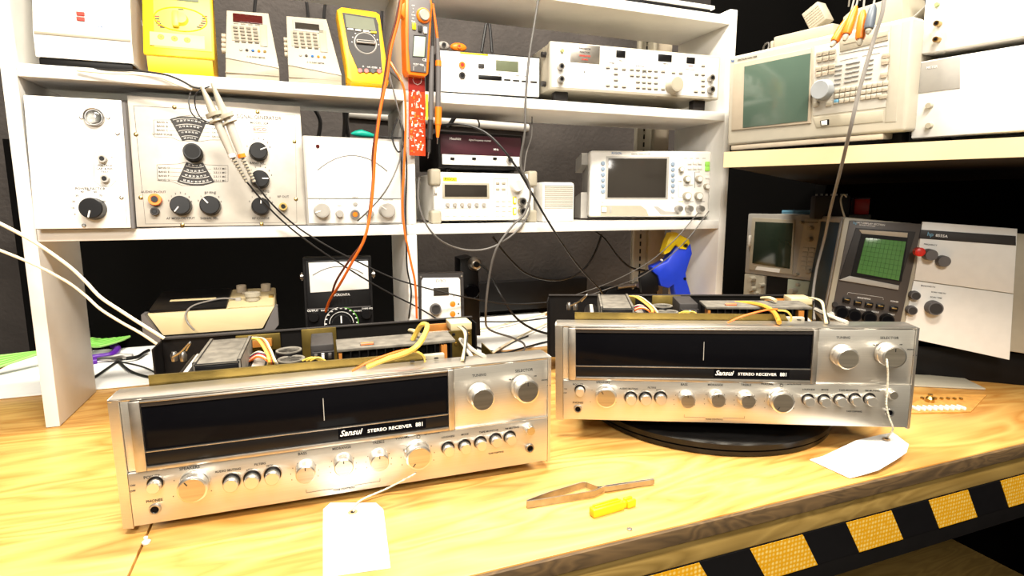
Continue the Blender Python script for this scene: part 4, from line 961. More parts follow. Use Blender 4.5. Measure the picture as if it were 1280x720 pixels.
# clamp meter hanging on the divider edge
T = Thing('clamp_meter', 'orange and grey clamp meter hanging upside down on the shelf divider', 'clamp meter', (WY(522, 97, 1.05).x, 1.05, WY(522, 97, 1.05).z), (0, 0, 8))
out = [(507, -4), (506.5, 40), (508, 88), (511, 93.5), (532, 96), (536, 92), (539, 40), (541, 4), (538, -6)]
T.ppoly('body', out, 0, .024, lorange, bev=.003)
inn = [(511, -2), (511, 60), (513.5, 89), (533, 91), (536, 40), (538.5, 6), (537, -4)]
T.ppoly('face_panel', inn, -.0022, .004, greyp, bev=.0005, label='grey face panel')
T.ppoly('trigger', [(507, 2), (500, 8), (498.5, 14), (506, 23), (509, 20)], .004, .018, lorange, bev=.001)
T.ppoly('jaw', [(512, -10), (516, 0), (524, 2.5), (535, 1), (539, -10)], .002, .016, steel, bev=.001)
x, z = T.p(530.5, 18.5, -.008); T.part(MB().lathe((x, -.002, z), [(.0115, -.004), (.0130, -.002), (.0130, 0)], lorange, 30).lathe((x, -.004, z), [(.0085, -.006), (.0095, -.004), (.0095, 0)], mgrey, 28), 'rotary_dial')
for px, py, m in ((517.5, 33, yellow), (525, 36, dgrey), (531.5, 38, whitep)): x, z = T.p(px, py, -.003); T.part(MB().box((x-.0034, x+.0034), (-.005, -.001), (z-.0055, z+.0055), m, .001), 'push_button')
T.part(MB().prism([T.p(*q, -.003) for q in ((518, 45), (532, 46), (530.5, 71), (516.5, 70))], -.003, -.001, lcdl, bev=.0004), 'display')
T.part(MB().prism([T.p(*q, -.0026) for q in ((517, 43.5), (533, 44.5), (531.5, 72.5), (515.5, 71.5))], -.0026, -.001, dgrey), 'display_frame')
b = MB(); T.tx(b, 'CE', 530.5, 75, 3.4, inkw, d=-.0024); T.tx(b, 'AC/DC 400A', 523, 80.5, 1.9, inkw, d=-.0024); T.line(b, [(517, 88), (517, 82.5), (522, 82)], inkw, .0004, d=-.0024); T.line(b, [(527, 82.5), (531, 83), (531, 89)], inkw, .0004, d=-.0024)
for k in range(6): T.tx(b, ('OFF', 'V', 'A', 'OHM', 'Hz', 'TRUE')[k], 516.5, 7+k*4, 1.7, inkw, d=-.0024)
T.part(b, 'panel_lettering')
# red circuit board ruler
T = Thing('circuit_board_ruler', 'narrow red circuit board ruler hanging below the orange clamp meter', 'circuit board', (WY(522, 194, 1.066).x, 1.066, WY(522, 194, 1.066).z), (0, 0, 8))
qd = [(510.5, 95), (531, 96), (532, 195), (512, 194)]
T.part(MB().prism([T.p(*q, 0) for q in qd], 0, .0016, pcb), 'board')
b = MB(); b.prism([T.p(*q, -.0003) for q in ((511, 99), (531, 99.5), (531, 115), (511, 114))], -.0003, .0003, pcbd); rnd = random.Random(3)
for k in range(120):
    px = rnd.uniform(513, 529.5); py = rnd.uniform(112, 191); x, z = T.p(px, py); w = rnd.choice((.0006, .001, .002)); h = rnd.choice((.0005, .001, .0025))
    b.box((x-w, x+w), (-.0004, .0002), (z-h, z+h), rnd.choice((inkw, beige, beige, lorange, inkw)))
T.part(b, 'silk_printing')
q = [T.p(x, y, -.001) for x, y in ((517, 96), (516, 100), (518, 104), (522, 106), (526, 104), (527, 99), (526, 96))]
T.part(MB().tube([(x, -.001, z) for x, z in q], .0004, inkw, 5), 'hanging_loop')

# two test probes hanging beside the board
def probe(label, pts, segs):
    T = Thing('test_probe', label, 'test probe', WY(*pts[-1], 1.045), (0, 0, 0), 'two test probes hanging by the clamp meter')
    for (a, c, r0, r1, m, nm) in segs:
        P = WY(*a, 1.045)-T.o.location; Q = WY(*c, 1.045)-T.o.location
        T.part(MB().tube([P, P+(Q-P)*.5, Q], [r0, (r0+r1)/2, r1], m, 16), nm)
    return T
T = probe('black test probe with yellow band, left of the orange tipped one', [(541, 5), (535, 198)], [((541, 8), (540.5, 60), .0013, .0020, wblack, 'lead'), ((540.5, 58), (539, 108), .0032, .0048, greyp, 'boot'), ((539, 108), (538.5, 150), .0046, .0046, greyp, 'handle'), ((538.2, 150), (537, 174), .0052, .0050, dgrey, 'finger_guard'), ((536.7, 174), (536, 190), .0036, .0034, dgrey, 'sleeve'), ((536, 190), (535, 198), .0012, .0007, chrome, 'tip')])
x = WY(533.5, 118, 1.043); y_ = WY(533.5, 150, 1.043)
T.part(MB().tube([x-T.o.location, y_-T.o.location], .0022, yellow, 10), 'yellow_band')
T = probe('test probe with bright orange tip sleeve, right of the black one', [(542, 5), (547, 180)], [((541, 5), (547, 50), .0022, .0024, worange, 'lead'), ((546.5, 48), (548, 78), .0030, .0048, greyp, 'boot'), ((548, 76), (548, 83), .0056, .0056, lorange, 'ring'), ((548, 83), (547.5, 134), .0052, .0046, greyp, 'handle'), ((548, 134), (547.5, 156), .0064, .0060, lorange, 'finger_guard'), ((547.5, 156), (547, 172), .0052, .0026, lorange, 'sleeve'), ((547, 172), (546.5, 180), .0012, .0007, chrome, 'tip')])

# scope probes hanging over the signal generator
def sprobe(label, pts, band):
    Y = 1.035
    T = Thing('scope_probe', label, 'oscilloscope probe', WY(*pts[2], Y), (0, 0, 0), 'two scope probes over the signal generator')
    W = [WY(px, py, Y+dy)-T.o.location for (px, py), dy in zip(pts, (0, 0, 0, -.0, .004, .010))]
    T.part(MB().tube([W[0], W[0].lerp(W[1], .5), W[1]], [.0022, .0048, .0072], beige, 18), 'hook_sleeve')
    T.part(MB().tube([W[1], W[1].lerp(W[2], .4)], [.013, .0125], beige, 20).tube([W[1].lerp(W[2], .8), W[1].lerp(W[2], 1)], [.012, .0125], beige, 20), 'finger_collar')
    T.part(MB().tube([W[1].lerp(W[2], .3), W[2], W[2].lerp(W[3], .5), W[3]], [.005, .0066, .0066, .0052], mat('probe_grey', (.48, .44, .38), .4), 18), 'probe_body')
    T.part(MB().tube([W[3].lerp(W[2], .06), W[3].lerp(W[2], -.05)], .0060, band, 16), 'colour_band')
    b = MB(); n = 9
    for k in range(n): a = W[3].lerp(W[4], (k+.2)/n); c = W[3].lerp(W[4], (k+.75)/n); b.tube([a, c], .0046-.0018*k/n, beige, 12)
    b.tube([W[3], W[4]], .0026, greyp, 10); T.part(b, 'strain_relief')
    return T
sprobe('beige scope probe with pale band hanging over the signal generator, left of the pair', [(252, 108), (267, 141), (272, 152), (290, 195), (309, 228), (320, 240)], whitep)
sprobe('beige scope probe with orange band hanging over the signal generator, right of the pair', [(265, 104), (281, 144), (287, 154), (302, 195), (318, 228), (325, 240)], lorange)
# ================================================================== on the bench under the shelf
# flat recorder in a black cradle
xr = WY(183, 400, 1.13).x; wq = WY(347, 400, 1.13).x-xr
zt_ = WY(260, 385, 1.15).z; zf = WY(260, 416, 1.12).z-.004
TB = Thing('grey_carton', 'dark box under the cream and black recorder', 'box', (xr, 1.115, .0042), (0, 0, 0)); TB.box('body', (.012, wq-.012), (.02, .16), (0, zf-.0048), dgrey, .002); TB.box('lid', (.010, wq-.010), (.018, .162), (zf-.0047, zf-.0045), blackm, 0)
T = Thing('tape_recorder', 'low cream and black slanted recorder with round knob behind the left receiver', 'tape recorder', (xr, 1.115, zf), (0, 0, 0))
hf = zt_-zf
T.part(MB().hull([(.004, .006, hf), (wq-.004, .006, hf), (.026, .0, .006), (wq-.026, .0, .006), (.004, .13, hf+.018), (wq-.004, .13, hf+.018), (.004, .13, .002), (wq-.004, .13, .002)], cream, .001), 'body')
T.part(MB().prism([(-.002, hf+.002), (.003, hf+.002), (.024, .003), (wq-.024, .003), (wq-.003, hf+.002), (wq+.002, hf+.002), (wq+.002, .012), (wq-.012, -.004), (.012, -.004), (-.002, .012)], -.008, .02, greyp), 'cradle')
ang_ = math.degrees(math.atan2(.018, .124))
def slopebox(name, x, t, h, m, bev=.0006):
    b = MB().box(x, (t[0], t[1]), (0, h), m, bev)
    bmesh.ops.transform(b.bm, matrix=Matrix.Translation((0, .006, hf+.0004)) @ Euler((R(ang_), 0, 0)).to_matrix().to_4x4(), verts=b.bm.verts[:]); return T.part(b, name)
slopebox('lid', (.006, wq*.60), (.004, .120), .005, black)
slopebox('lid_stripe', (.030, wq*.50), (.050, .060), .0056, cream, .0003)
slopebox('key_panel', (wq*.61, wq-.006), (.004, .120), .002, cream)
for k, (x, yy) in enumerate(((.66, .04), (.70, .08), (.93, .05))): slopebox('key', (x*wq, x*wq+.009), (yy, yy+.008), .007, (mgrey, beiged, brass)[k])
b = MB().lathe((wq*.80, .045, hf+.008), [(.012, 0), (.012, .007), (.014, .008), (.014, .015), (.012, .016)], beige, 28, 'z'); T.part(b, 'volume_knob')
for x in (.69, .90): T.part(MB().lathe((wq*x, .105, hf+.016), [(.009, 0), (.009, .014), (.007, .015)], beiged, 20, 'z'), 'knob')
cable('grey_lead', [WY(*q) for q in ((243, 413, 1.10), (235, 404, 1.10), (232, 393, 1.115), (240, 383, 1.13), (258, 377, 1.15), (280, 373, 1.16), (305, 375, 1.17), (330, 377, 1.16), (341, 387, 1.14), (342, 396, 1.11))], .0017, wmid, 'grey lead curling over the cream and black recorder')

# black panel added so the lower left bay reads as deep shade
tag(MB().box((-.60, .27), (1.62, 1.632), (.0042, .50), blackw).build('bay_shade_board'), 'added black board that keeps the lower left bay in shade', 'board')

# analog multimeter
T = Thing('analog_multimeter', 'black analog multimeter with white scale behind the left receiver', 'multimeter', (.0115, 1.118, .0042), (0, 0, -5))
T.lean(-3)
x0, x1, z0, z1 = T.rect(381, 322, 466, 440, 0); zt = z1
T.wedge('case', (x0, x1), zt, .05, 0, blackm, -3); T.box('face_panel', (x0+.004, x1-.004), (-.003, .001), (.006, zt-.004), black, .003)
T.ppoly('meter_face', [(385.5, 328.5), (460, 326), (461, 361), (388, 366)], -.0045, -.002, white, bev=.0006)
b = MB(); q = []
for k in range(17): t = k/16; x, z = T.p(391+t*63, 344-(1-(2*t-1)**2)*10-t*2, -.0047); q.append((x, -.0048, z))
b.tube(q, .0009, arcg, 5); T.part(b, 'scale_arc')
b = MB(); T.tx(b, 'MICRONTA', 426, 368.5, 3, inkw, d=-.0032); T.tx(b, 'OUTPUT', 391, 388.5, 2.4, inkw, d=-.0032); T.tx(b, 'RANGE', 406, 388, 2, inkw, d=-.0032); T.tx(b, 'OHMS ADJ', 459, 385.5, 2, inkw, d=-.0032); T.tx(b, 'DOUBLE', 447, 388.5, 1.8, inkw, d=-.0032)
X, Z_ = T.p(427, 404, -.0032); 
for rr, m, a0, a1 in ((.031, inkw, -95, -10), (.031, green, 12, 95), (.022, inkw, -90, 90)):
    b.tube([(X+math.sin(R(a0+(a1-a0)*k/16))*rr, -.0033, Z_+math.cos(R(a0+(a1-a0)*k/16))*rr) for k in range(17)], .0006, m, 5)
for k in range(11): a = R(-90+18*k); b.box((X+math.sin(a)*.029-.002, X+math.sin(a)*.029+.002), (-.0034, -.002), (Z_+math.cos(a)*.029-.001, Z_+math.cos(a)*.029+.001), inkw)
T.part(b, 'panel_lettering')
T.box('face_seam', (x0+.004, x1-.004), (-.0036, 0), (T.p(426, 384.5)[1]-.0008, T.p(426, 384.5)[1]+.0008), greyp, .0003)
T.part(MB().lathe((X, -.003, Z_), [(.017, -.012), (.019, 0)], black, 32).box((X-.0012, X+.0012), (-.0165, -.012), (Z_+.002, Z_+.016), inkw), 'range_knob')
for px, py in ((392, 397), (458, 393)): T.knob(px, py, 6, .010, black)
x, z = T.p(412, 376, -.003); b = MB()
for k in range(7): b.box((x+k*.0065, x+k*.0065+.0025), (-.004, 0), (z-.007, z+.004), blackm)
T.part(b, 'vent_slots')
for xx in (x0-.004, x1+.004): T.part(MB().lathe((xx-.003, .02, zt-.035), [(.005, 0), (.005, .006)], steel, 18, 'x').lathe((xx-.003, .02, zt-.035), [(.008, 2e-3), (.008, .004)], steel, 18, 'x'), 'handle_screw')
# capacitor/esr meter with orange buttons
T = Thing('esr_meter', 'small black boxed meter with white panel, display and two orange buttons', 'handheld meter', (.219, 1.10, .0042), (0, 0, -8))
T.lean(-4)
x0, x1, z0, z1 = T.rect(521, 342, 580, 430, 0)
T.wedge('case', (x0, x1), z1, .04, 0, dgrey, -4)
T.ppoly('white_panel', [(527, 351), (529, 347.5), (573, 347), (575, 349.5), (577, 425), (527, 425)], -.0015, .001, white, bev=.0004)
T.pbox('display', (542, 359.5, 561, 369.5), -.0028, .0, lcdd, .0003)
T.knob(545, 387, 6.8, .015, greyp, tipm=dgrey)
for py in (380, 392.5): T.knob(566, py, 3.5, .003, lorange, name='orange_button', seg=20)
for px, py in ((526, 346), (577, 345)): T.screw(px, py, .002, steel)
b = MB(); T.tx(b, 'EVBO', 551, 351, 3.6, arcg, d=-.0016, sx=1.0, flip=False)
for px, py, s in ((573, 379.5, 1), (573, 392, -1)): x, z = T.p(px, py); b.prism([(x-.0022, z-.002*s), (x+.0022, z-.002*s), (x, z+.0025*s)], -.0018, -.001, ink)
x, z = T.p(567, 370); b.box((x-.001, x+.001), (-.0018, -.001), (z-.001, z+.001), ink)
T.part(b, 'panel_lettering')
# black power brick with plugs right of it
T = Thing('power_adapter', 'black box with two round sockets and a silver plug, behind the small orange buttoned meter', 'power adapter', (.315, 1.28, .0042), (0, 0, -5))
T.ppoly('body', [(575, 324), (590, 321), (598, 328), (601, 420), (576, 420)], 0, .07, black, bev=.003)
x, z = T.p(594, 330, -.01); T.part(MB().lathe((x, 0, z), [(.008, -.022), (.011, -.020), (.0165, -.006), (.0165, 0)], alusat, 26).lathe((x, 0, z), [(.006, -.030), (.0075, -.021)], black, 18), 'round_plug')
x, z = T.p(590, 364, -.01); T.part(MB().lathe((x, 0, z), [(.013, -.022), (.0165, -.018), (.0165, 0)], blackg, 26), 'round_plug', label='black round plug')

# blue and yellow tool
T = Thing('pistol_grip_tool', 'blue tool with yellow trigger cap standing at the shelf upright', 'hand tool', (WY(856, 385, 1.12).x, 1.12, .0042), (0, 0, -20))
bl = [(815, 334), (823, 331), (834, 326), (843, 311), (850, 304), (857, 296), (864, 306), (866, 317), (861, 332), (858, 342), (859, 350), (875, 405), (851, 405), (842, 357), (836, 361), (826, 358), (822, 345), (816, 340)]
T.ppoly('grip', bl, 0, .040, blue, bev=.006)
T.ppoly('cap', [(830, 316), (834, 303), (839, 292), (846, 290.5), (853, 295), (861, 299), (863, 304), (858, 312), (850, 311), (845, 306), (838, 315), (831, 318.5)], -.004, .034, yellow, bev=.003)
x, z = T.p(857, 307, -.004); T.part(MB().lathe((x, -.003, z), [(.0062, -.001), (.0062, .004)], olive, 18).lathe((x, -.003, z), [(.0040, -.0016), (.004, .004)], black, 16), 'pivot_hole')
x, z = T.p(856, 348.5, 0); T.part(MB().lathe((x, 0, z), [(.0036, -.0008), (.004, .004)], black, 16), 'screw_hole')
x, z = T.p(827, 325, -.002); T.part(MB().lathe((x, 0, z), [(.002, -.006), (.0022, .004)], inkw, 14), 'pin')
T.ppoly('nozzle', [(800, 345), (812, 338), (822, 345), (824, 362), (815, 372), (802, 366)], .008, .03, black, bev=.002)
# dark bench vice behind
T = Thing('small_vice', 'dark small bench vice with steel bar, left of the blue tool', 'vice', (WY(790, 380, 1.30).x, 1.30, .0042), (0, 0, -10))
T.ppoly('jaw', [(757, 368), (760, 362), (800, 360), (808, 372), (808, 400), (757, 400)], 0, .06, black, bev=.003)
x0, z0 = T.p(772, 359, -.01); x1, z1 = T.p(797, 355.5, -.01); T.part(MB().tube([(x0, -.01, z0), (x1, -.01, z1)], .0055, steel, 14).lathe((x1, -.02, z1), [(.008, 0), (.008, .018)], steel, 18), 'bar')
T.ppoly('body', [(802, 350), (812, 342), (822, 362), (820, 400), (800, 400)], .01, .07, blackm, bev=.003)
# long dark box standing in for the shadow band on the lower-centre wall
tag(MB().box((.33, .90), (1.66, 1.70), (.02, .115), blackm, .006).build('wall_shade_strip'), 'dark strip standing in for the wall shadow behind the bench, lower centre bay', 'shade strip')
# green leads bundle, purple handled tool
T = Thing('green_lead_bundle', 'bundle of green leads with black tie at the left end of the bench', 'lead bundle', (-.50, 1.42, .0042))
def G(px, py, z): return WZ(px, py, z)-T.o.location
b = MB()
for k in range(9):
    t = k/8; b.tube(spline([Vector((-.10, .0+.012*t, .018+.003*k)), G(100, 426+8*t, .028+.004*(8-k)/2), G(125, 424+9*t, .03), G(150, 420+6*t, .030), G(165, 417+2*t, .032)], 5), .0030, green if k % 2 else mat('pale_green_plastic', (.30, .60, .15), .4), 7)
T.part(b, 'leads')
p = G(110, 428, .03); T.part(MB().box((p.x-.003, p.x+.003), (p.y-.025, p.y+.015), (.0, .058), black, .001), 'tie')
T = Thing('purple_handled_pliers', 'pliers with purple handles lying on the white sheet at the left', 'pliers', WZ(165, 452, .0042), (0, 0, 0))
P_ = lambda px, py, z=.012: WZ(px, py, z)-T.o.location
for y0, lift in ((0, 0), (6, -.004)):
    if y0 == 0: pts = [P_(96, 447), P_(110, 448), P_(125, 446), P_(138, 444), P_(145, 439), P_(146, 434), P_(138, 431), P_(120, 431), P_(100, 434)]
    else: pts = [P_(92, 458, .008), P_(105, 455, .008), P_(120, 452, .008)]
    T.part(MB().tube(spline(pts, 5), .0075, purple, 12), 'handle')
T.part(MB().tube([P_(122, 449), P_(140, 448), P_(150, 446), P_(166, 445)], [.004, .007, .008, .005], steel, 10), 'pivot_joint')
T.part(MB().tube(spline([P_(158, 448), P_(172, 446), P_(180, 441), P_(186, 438)], 4), [.004]*13, black, 10), 'jaw')

# ================================================================== right side rack
T = Thing('wide_rack_shelf', 'cream painted shelf on the right carrying the spectrum analyzer', 'shelf', (0, 0, 0))
P1 = WZ(905, 190, .4545); P2 = WZ(1180, 176, .4545); dv = (P2-P1).normalized(); nn = Vector((-dv.y, dv.x, 0)); 
if nn.x < 0: nn = -nn
P1 = P1-dv*.0; P3 = P2+dv*.35
T.o.matrix_world = Matrix.Translation(P1); T.M = Matrix.Translation(P1); T.Mi = T.M.inverted(); T.setmap()
th = .029
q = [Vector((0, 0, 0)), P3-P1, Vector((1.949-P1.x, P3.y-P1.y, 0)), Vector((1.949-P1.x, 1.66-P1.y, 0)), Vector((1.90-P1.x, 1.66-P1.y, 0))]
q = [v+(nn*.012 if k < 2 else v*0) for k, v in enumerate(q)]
T.part(MB().prism([(v.x, v.y) for v in q], -th+.002, -.0003, mat('shaded_board', (.02, .013, .008), .7), axis='z'), 'board')  # near-black body colour stands in for the shade under the cream shelf
q = [Vector((0, 0, 0)), P3-P1, P3-P1+nn*.0118, nn*.0118]
T.part(MB().prism([(v.x, v.y) for v in q], -th, 0, cream, axis='z'), 'front_edge')
T.part(MB().prism([(1.85-P1.x, -th-.0002), (1.949-P1.x, -th-.0002), (1.949-P1.x, -th-.10)], P3.y-P1.y+.2, P3.y-P1.y+.22, blackm), 'wall_bracket') if 0 else None

# spectrum analyzer
T = Thing('spectrum_analyzer', 'ivory spectrum analyzer with green grey screen on the cream shelf', 'spectrum analyzer', (.851, .978, .4765), (4.0, .6, -75.7))
aw, ah = .325, .175
x1r = T.p(1150, 60)[0]
T.part(MB().box((0, aw+.003), (0, .045), (0, ah), hpw, .006, 3), 'front_frame')
T.box('case', (.005, aw-.001), (.046, .36), (.004, ah-.004), beige, .004)
for x in (.03, aw-.05): T.part(MB().box((x, x+.03), (.05, .08), (-.016, .0045), dgrey, .002), 'foot'); T.part(MB().box((x, x+.03), (.25, .28), (-.016, .0045), dgrey, .002), 'foot')
T.part(MB().box((.008, aw-.03), (.002, .04), (-.010, -.0003), beiged, .002), 'bail')
sq = [(917, 80), (1014, 60), (1013, 154), (914, 163)]
T.ppoly('screen_surround', sq, -.003, .002, beiged, bev=.0012)
T.ppoly('screen', [(930, 83), (1013, 66), (1009, 151), (928, 160)], -.0045, -.001, crt, bev=.0015)
T.ppoly('keypad_panel', [(1018, 58), (1112, 40), (1107, 134), (1016, 145)], -.0008, .003, mat('off_white_keypad', (.56, .53, .47), .45), bev=.0006)
T.ppoly('drive_recess', [(1016, 147), (1104, 137.5), (1104, 152), (1020, 160)], -.0012, .003, beige, bev=.0006)
T.ppoly('card_slot', [(1049, 50), (1110, 38), (1110, 50), (1050, 65)], -.0022, .002, beige, bev=.0006)
T.ppoly('slot_line', [(1054, 54), (1070, 50.5), (1070, 52), (1054, 55.6)], -.003, 0, beiged); T.ppoly('slot_line', [(1095, 46), (1109, 42.5), (1109, 44.2), (1095, 47.6)], -.003, 0, beiged)
T.ppoly('side_grip', [(1114, 32), (1128, 28), (1120, 152), (1106, 153)], -.0012, .003, hpw, bev=.001)
T.knob(1024, 112, 12, .018, mat('pale_blue_grey_knob', (.36, .38, .40), .4), name='tuning_knob', flare=1.1)
T.ppoly('power_switch_frame', [(1025, 151), (1036, 149), (1036, 156), (1026, 157.5)], -.0022, 0, black); T.ppoly('power_switch', [(1026, 151.5), (1033, 150.2), (1033, 156), (1026.5, 157)], -.0045, 0, whitep, bev=.0006)
def akey(px, py, m=beige, w=.0050, h=.0044, nm='key'):
    x, z = T.p(px, py, -.003); T.part(MB().box((x-w, x+w), (-.0042, 0), (z-h*.7, z+h*.7), m, .001).box((x-w*.9, x+w*.9), (-.0040, 0), (z-h*.95, z-h*.6), beiged), nm)
for r in range(2):
    for c in range(3): akey(1024+c*8.2, 67-c*1.6+r*7.2, beige)
for r in range(2):
    for c in range(3): akey(1023+c*8.2, 85.5-c*1.6+r*7, beiged if (r or c == 1) else beige)
for r in range(5):
    for c in range(4):
        if c == 0 or 1: x, z = T.p(1048.5+(0, 13, 22, 39)[c]-r*.6, 82-(0, 2.5, 4.3, 7)[c]+r*5.8, -.002); T.part(MB().box((x-.0055, x+.0055), (-.0024, 0), (z-.0008, z+.0008), arcg, .0002), 'legend_bar')
for r in range(3):
    for c in range(10):
        if c == 4 and r == 2: continue
        if c > 8 and r == 2: continue
        akey(1046.5+c*6.7-r*.7, 112.5-c*1.02+r*7, lblue if (r, c) == (2, 0) else hpw, .0038, .0042)
akey(1104, 120, beige, .006, .004); akey(1020, 130.5, beige); akey(1036, 129, beige)
for py in (69, 76.5, 93): akey(1107-(py-69)*.1, py, beiged, .005, .005)
b = MB(); T.tx(b, 'hp', 916, 76, 3.4, inkb, d=-.0003); T.tx(b, 'SPECTRUM ANALYZER', 934, 73, 2.0, inkg, d=-.0003); T.line(b, [(1049, 68), (1110, 56.5)], arcg, .0005, d=-.001)
T.line(b, [(1050, 76), (1072, 71.5)], arcg, .0003, d=-.001); T.line(b, [(1078, 70), (1100, 66)], arcg, .0003, d=-.001); T.part(b, 'panel_lettering')
HP = T; MH = T.M
def hpw_(x, y, z): return MH @ Vector((x, y, z))
def HT(name, label, cat, x, y, z, rz=0, group=None): 
    p = hpw_(x, y, z); return Thing(name, label, cat, p, (4.0, .6, -75.7+rz), group)
# things lying on the analyzer
ztop = ah+.0006
T = HT('plastic_box', 'pale beige plastic box lying on the left of the spectrum analyzer', 'plastic box', .065, .05, ztop)
T.box('body', (0, .115), (0, .10), (0, .028), beige, .003); T.box('end_cap', (-.008, -.0003), (.002, .098), (.002, .022), beige, .002)
T.part(MB().box((.06, .10), (.03, .065), (0, .012), beige, .002), 'stub') if 0 else None
T = HT('plug_adapter', 'pale beige adapter leaning on the plastic box atop the spectrum analyzer', 'adapter', .128, .075, ztop+.0290)
b = MB().box((-.016, .018), (0, .03), (0, .040), beige, .002); bmesh.ops.transform(b.bm, matrix=Euler((0, R(-28), 0)).to_matrix().to_4x4() @ Matrix.Translation((.012, 0, .0005)), verts=b.bm.verts[:]); T.part(b, 'body')
b = MB()
for k in range(6): b.box((-.014, .016), (-.0006, .0), (.006+k*.005, .008+k*.005), beiged)
bmesh.ops.transform(b.bm, matrix=Euler((0, R(-28), 0)).to_matrix().to_4x4() @ Matrix.Translation((.012, 0, .0005)), verts=b.bm.verts[:]); T.part(b, 'rib')
T = HT('plastic_case', 'pale beige moulded case atop the spectrum analyzer behind the orange clips', 'plastic case', .19, .06, ztop)
T.part(MB().prism([(0, 0), (0, .036), (.012, .044), (.095, .050), (.10, .0)], 0, .09, beige, bev=.004), 'body'); T.box('dark_slot', (-.022, -.0005), (.0, .05), (0, .008), dgrey, .001)
T = HT('ribbon_cable_coil', 'folded grey ribbon cable heaped at the right of the spectrum analyzer top', 'ribbon cable', .295, .08, ztop)
b = MB()
for k in range(20):
    o = k*.0036; b.tube(spline([(-.03, o, .003), (.0, o, .012+.0*k), (.03, o, .036), (.055, o, .050), (.05, o, .062), (.02, o, .066)], 6), .0017, beige if k % 2 else mgrey, 6)
T.part(b, 'ribbon')
b = MB()
for k in range(14):
    o = k*.0034; b.tube(spline([(.035, o, .002), (.055, o, .016), (.06, o, .034), (.075, o, .050)], 6), .0016, mgrey if k % 3 else beige, 6)
T.part(b, 'ribbon')
cable('thin_cable', [hpw_(.03, .07, ztop+.004), hpw_(.04, .06, ztop+.018), hpw_(.052, .055, ztop+.020), hpw_(.056, .045, ztop+.006), hpw_(.035, .04, ztop+.003), hpw_(.0, .05, ztop+.003)], .0016, wgrey, 'thin pale cord at the left end of the spectrum analyzer top')

# hanging clips
def clip(label, top, bot, m, D, grp='clips hanging in front of the analyzer', metal=True):
    A_ = WD(*top, D); B_ = WD(*bot, D); T = Thing('test_lead_clip', label, 'test clip', A_, (0, 0, 0), grp); v = B_-A_
    T.part(MB().tube([v*0, v*.18, v*.5, v*.92, v], [.0026, .0052, .0064, .0066, .0054], m, 16), 'insulator')
    T.part(MB().tube([v, v*1.10, v*1.22], [.0035, .0042, .002], beige if metal else brass, 12), 'tip')
    T.part(MB().tube(spline([v*0, v*-.15+Vector((0, 0, .004)), Vector((v.x*-.4, v.y*-.3, .05)), Vector((v.x*-.4, v.y*-.3, .16)), Vector((.03, .02, .24)), Vector((.10, .08, .22)), Vector((.20, .17, .09))], 6), .0014, mgrey, 6), 'lead'); return T
clip('orange test clip hanging before the analyzer, leftmost and lowest', (1061, 22), (1043, 52), orange and lorange, .86)
clip('orange test clip hanging before the analyzer, second from left', (1070, 8), (1058, 43), lorange, .84)
clip('orange test clip hanging before the analyzer, rightmost of the orange ones', (1079, 13), (1075, 49), lorange, .82)
clip('grey test clip hanging before the analyzer, right of the orange ones', (1092, 6), (1086, 36), mat('blue_grey_clip', (.12, .14, .17), .4), .80)

# two white instruments cut by the right edge
xr0 = HP.p(1152, 40, .06)[0]
T = Thing('white_test_set', 'white instrument with two brass coaxial sockets, stacked on the other beside the spectrum analyzer', 'test instrument', hpw_(.355, .048, .0), (4, .6, -75.7), 'white instruments at the right end of the cream shelf')
T.M = T.o.matrix_world.copy() if 0 else T.M
x0 = T.p(1153, 40)[0]; z0 = T.p(1165, 66)[1]
T.box('case', (x0, x0+.20), (.002, .24), (z0, z0+.11), whitep, .003); T.box('front_panel', (x0+.001, x0+.199), (-.001, .002), (z0+.001, z0+.109), white, .001)
for px, py in ((1170, 29), (1169, 49)): T.jack(px, py, 3.6, brass, .014, name='coaxial_socket')
x, z = T.p(1172, 6); T.part(MB().lathe((x, 0, z), [(.003, -.006), (.004, 0)], mat('lime_lamp', (.4, .5, .2), .4), 16), 'indicator')
zu = z0; TU = T; pass
T = Thing('white_test_set', 'white instrument with grey header strip, standing on the cream shelf beside the spectrum analyzer', 'test instrument', hpw_(.355, .045, .0), (4, .6, -75.7), 'white instruments at the right end of the cream shelf')
x0 = T.p(1141, 130)[0]; z1 = T.p(1160, 75)[1]; z0 = T.p(1160, 173)[1]; z1 = min(z1, zu-.001)
T.box('case', (x0, x0+.21), (.002, .24), (z0, z1), whitep, .004); T.box('front_panel', (x0+.002, x0+.208), (-.001, .002), (z0+.002, z1-.002), white, .001)
T.ppoly('header_strip', [(1149, 79), (1200, 70), (1200, 110), (1146, 117)], -.0022, .0, mgrey, bev=.0004)
b = MB(); T.tx(b, 'METER', 1165, 84, 3, inkw, d=-.0023); T.part(b, 'panel_lettering')
for px, py in ((1160, 132), (1160, 157)): T.knob(px, py, 3.5, .010, beige)
T.part(MB().box((x0+.01, x0+.04), (.02, .06), (z0-.012, z0-.0002), dgrey, .002), 'foot'); T.part(MB().box((x0+.15, x0+.18), (.02, .06), (z0-.012, z0-.0002), dgrey, .002), 'foot')

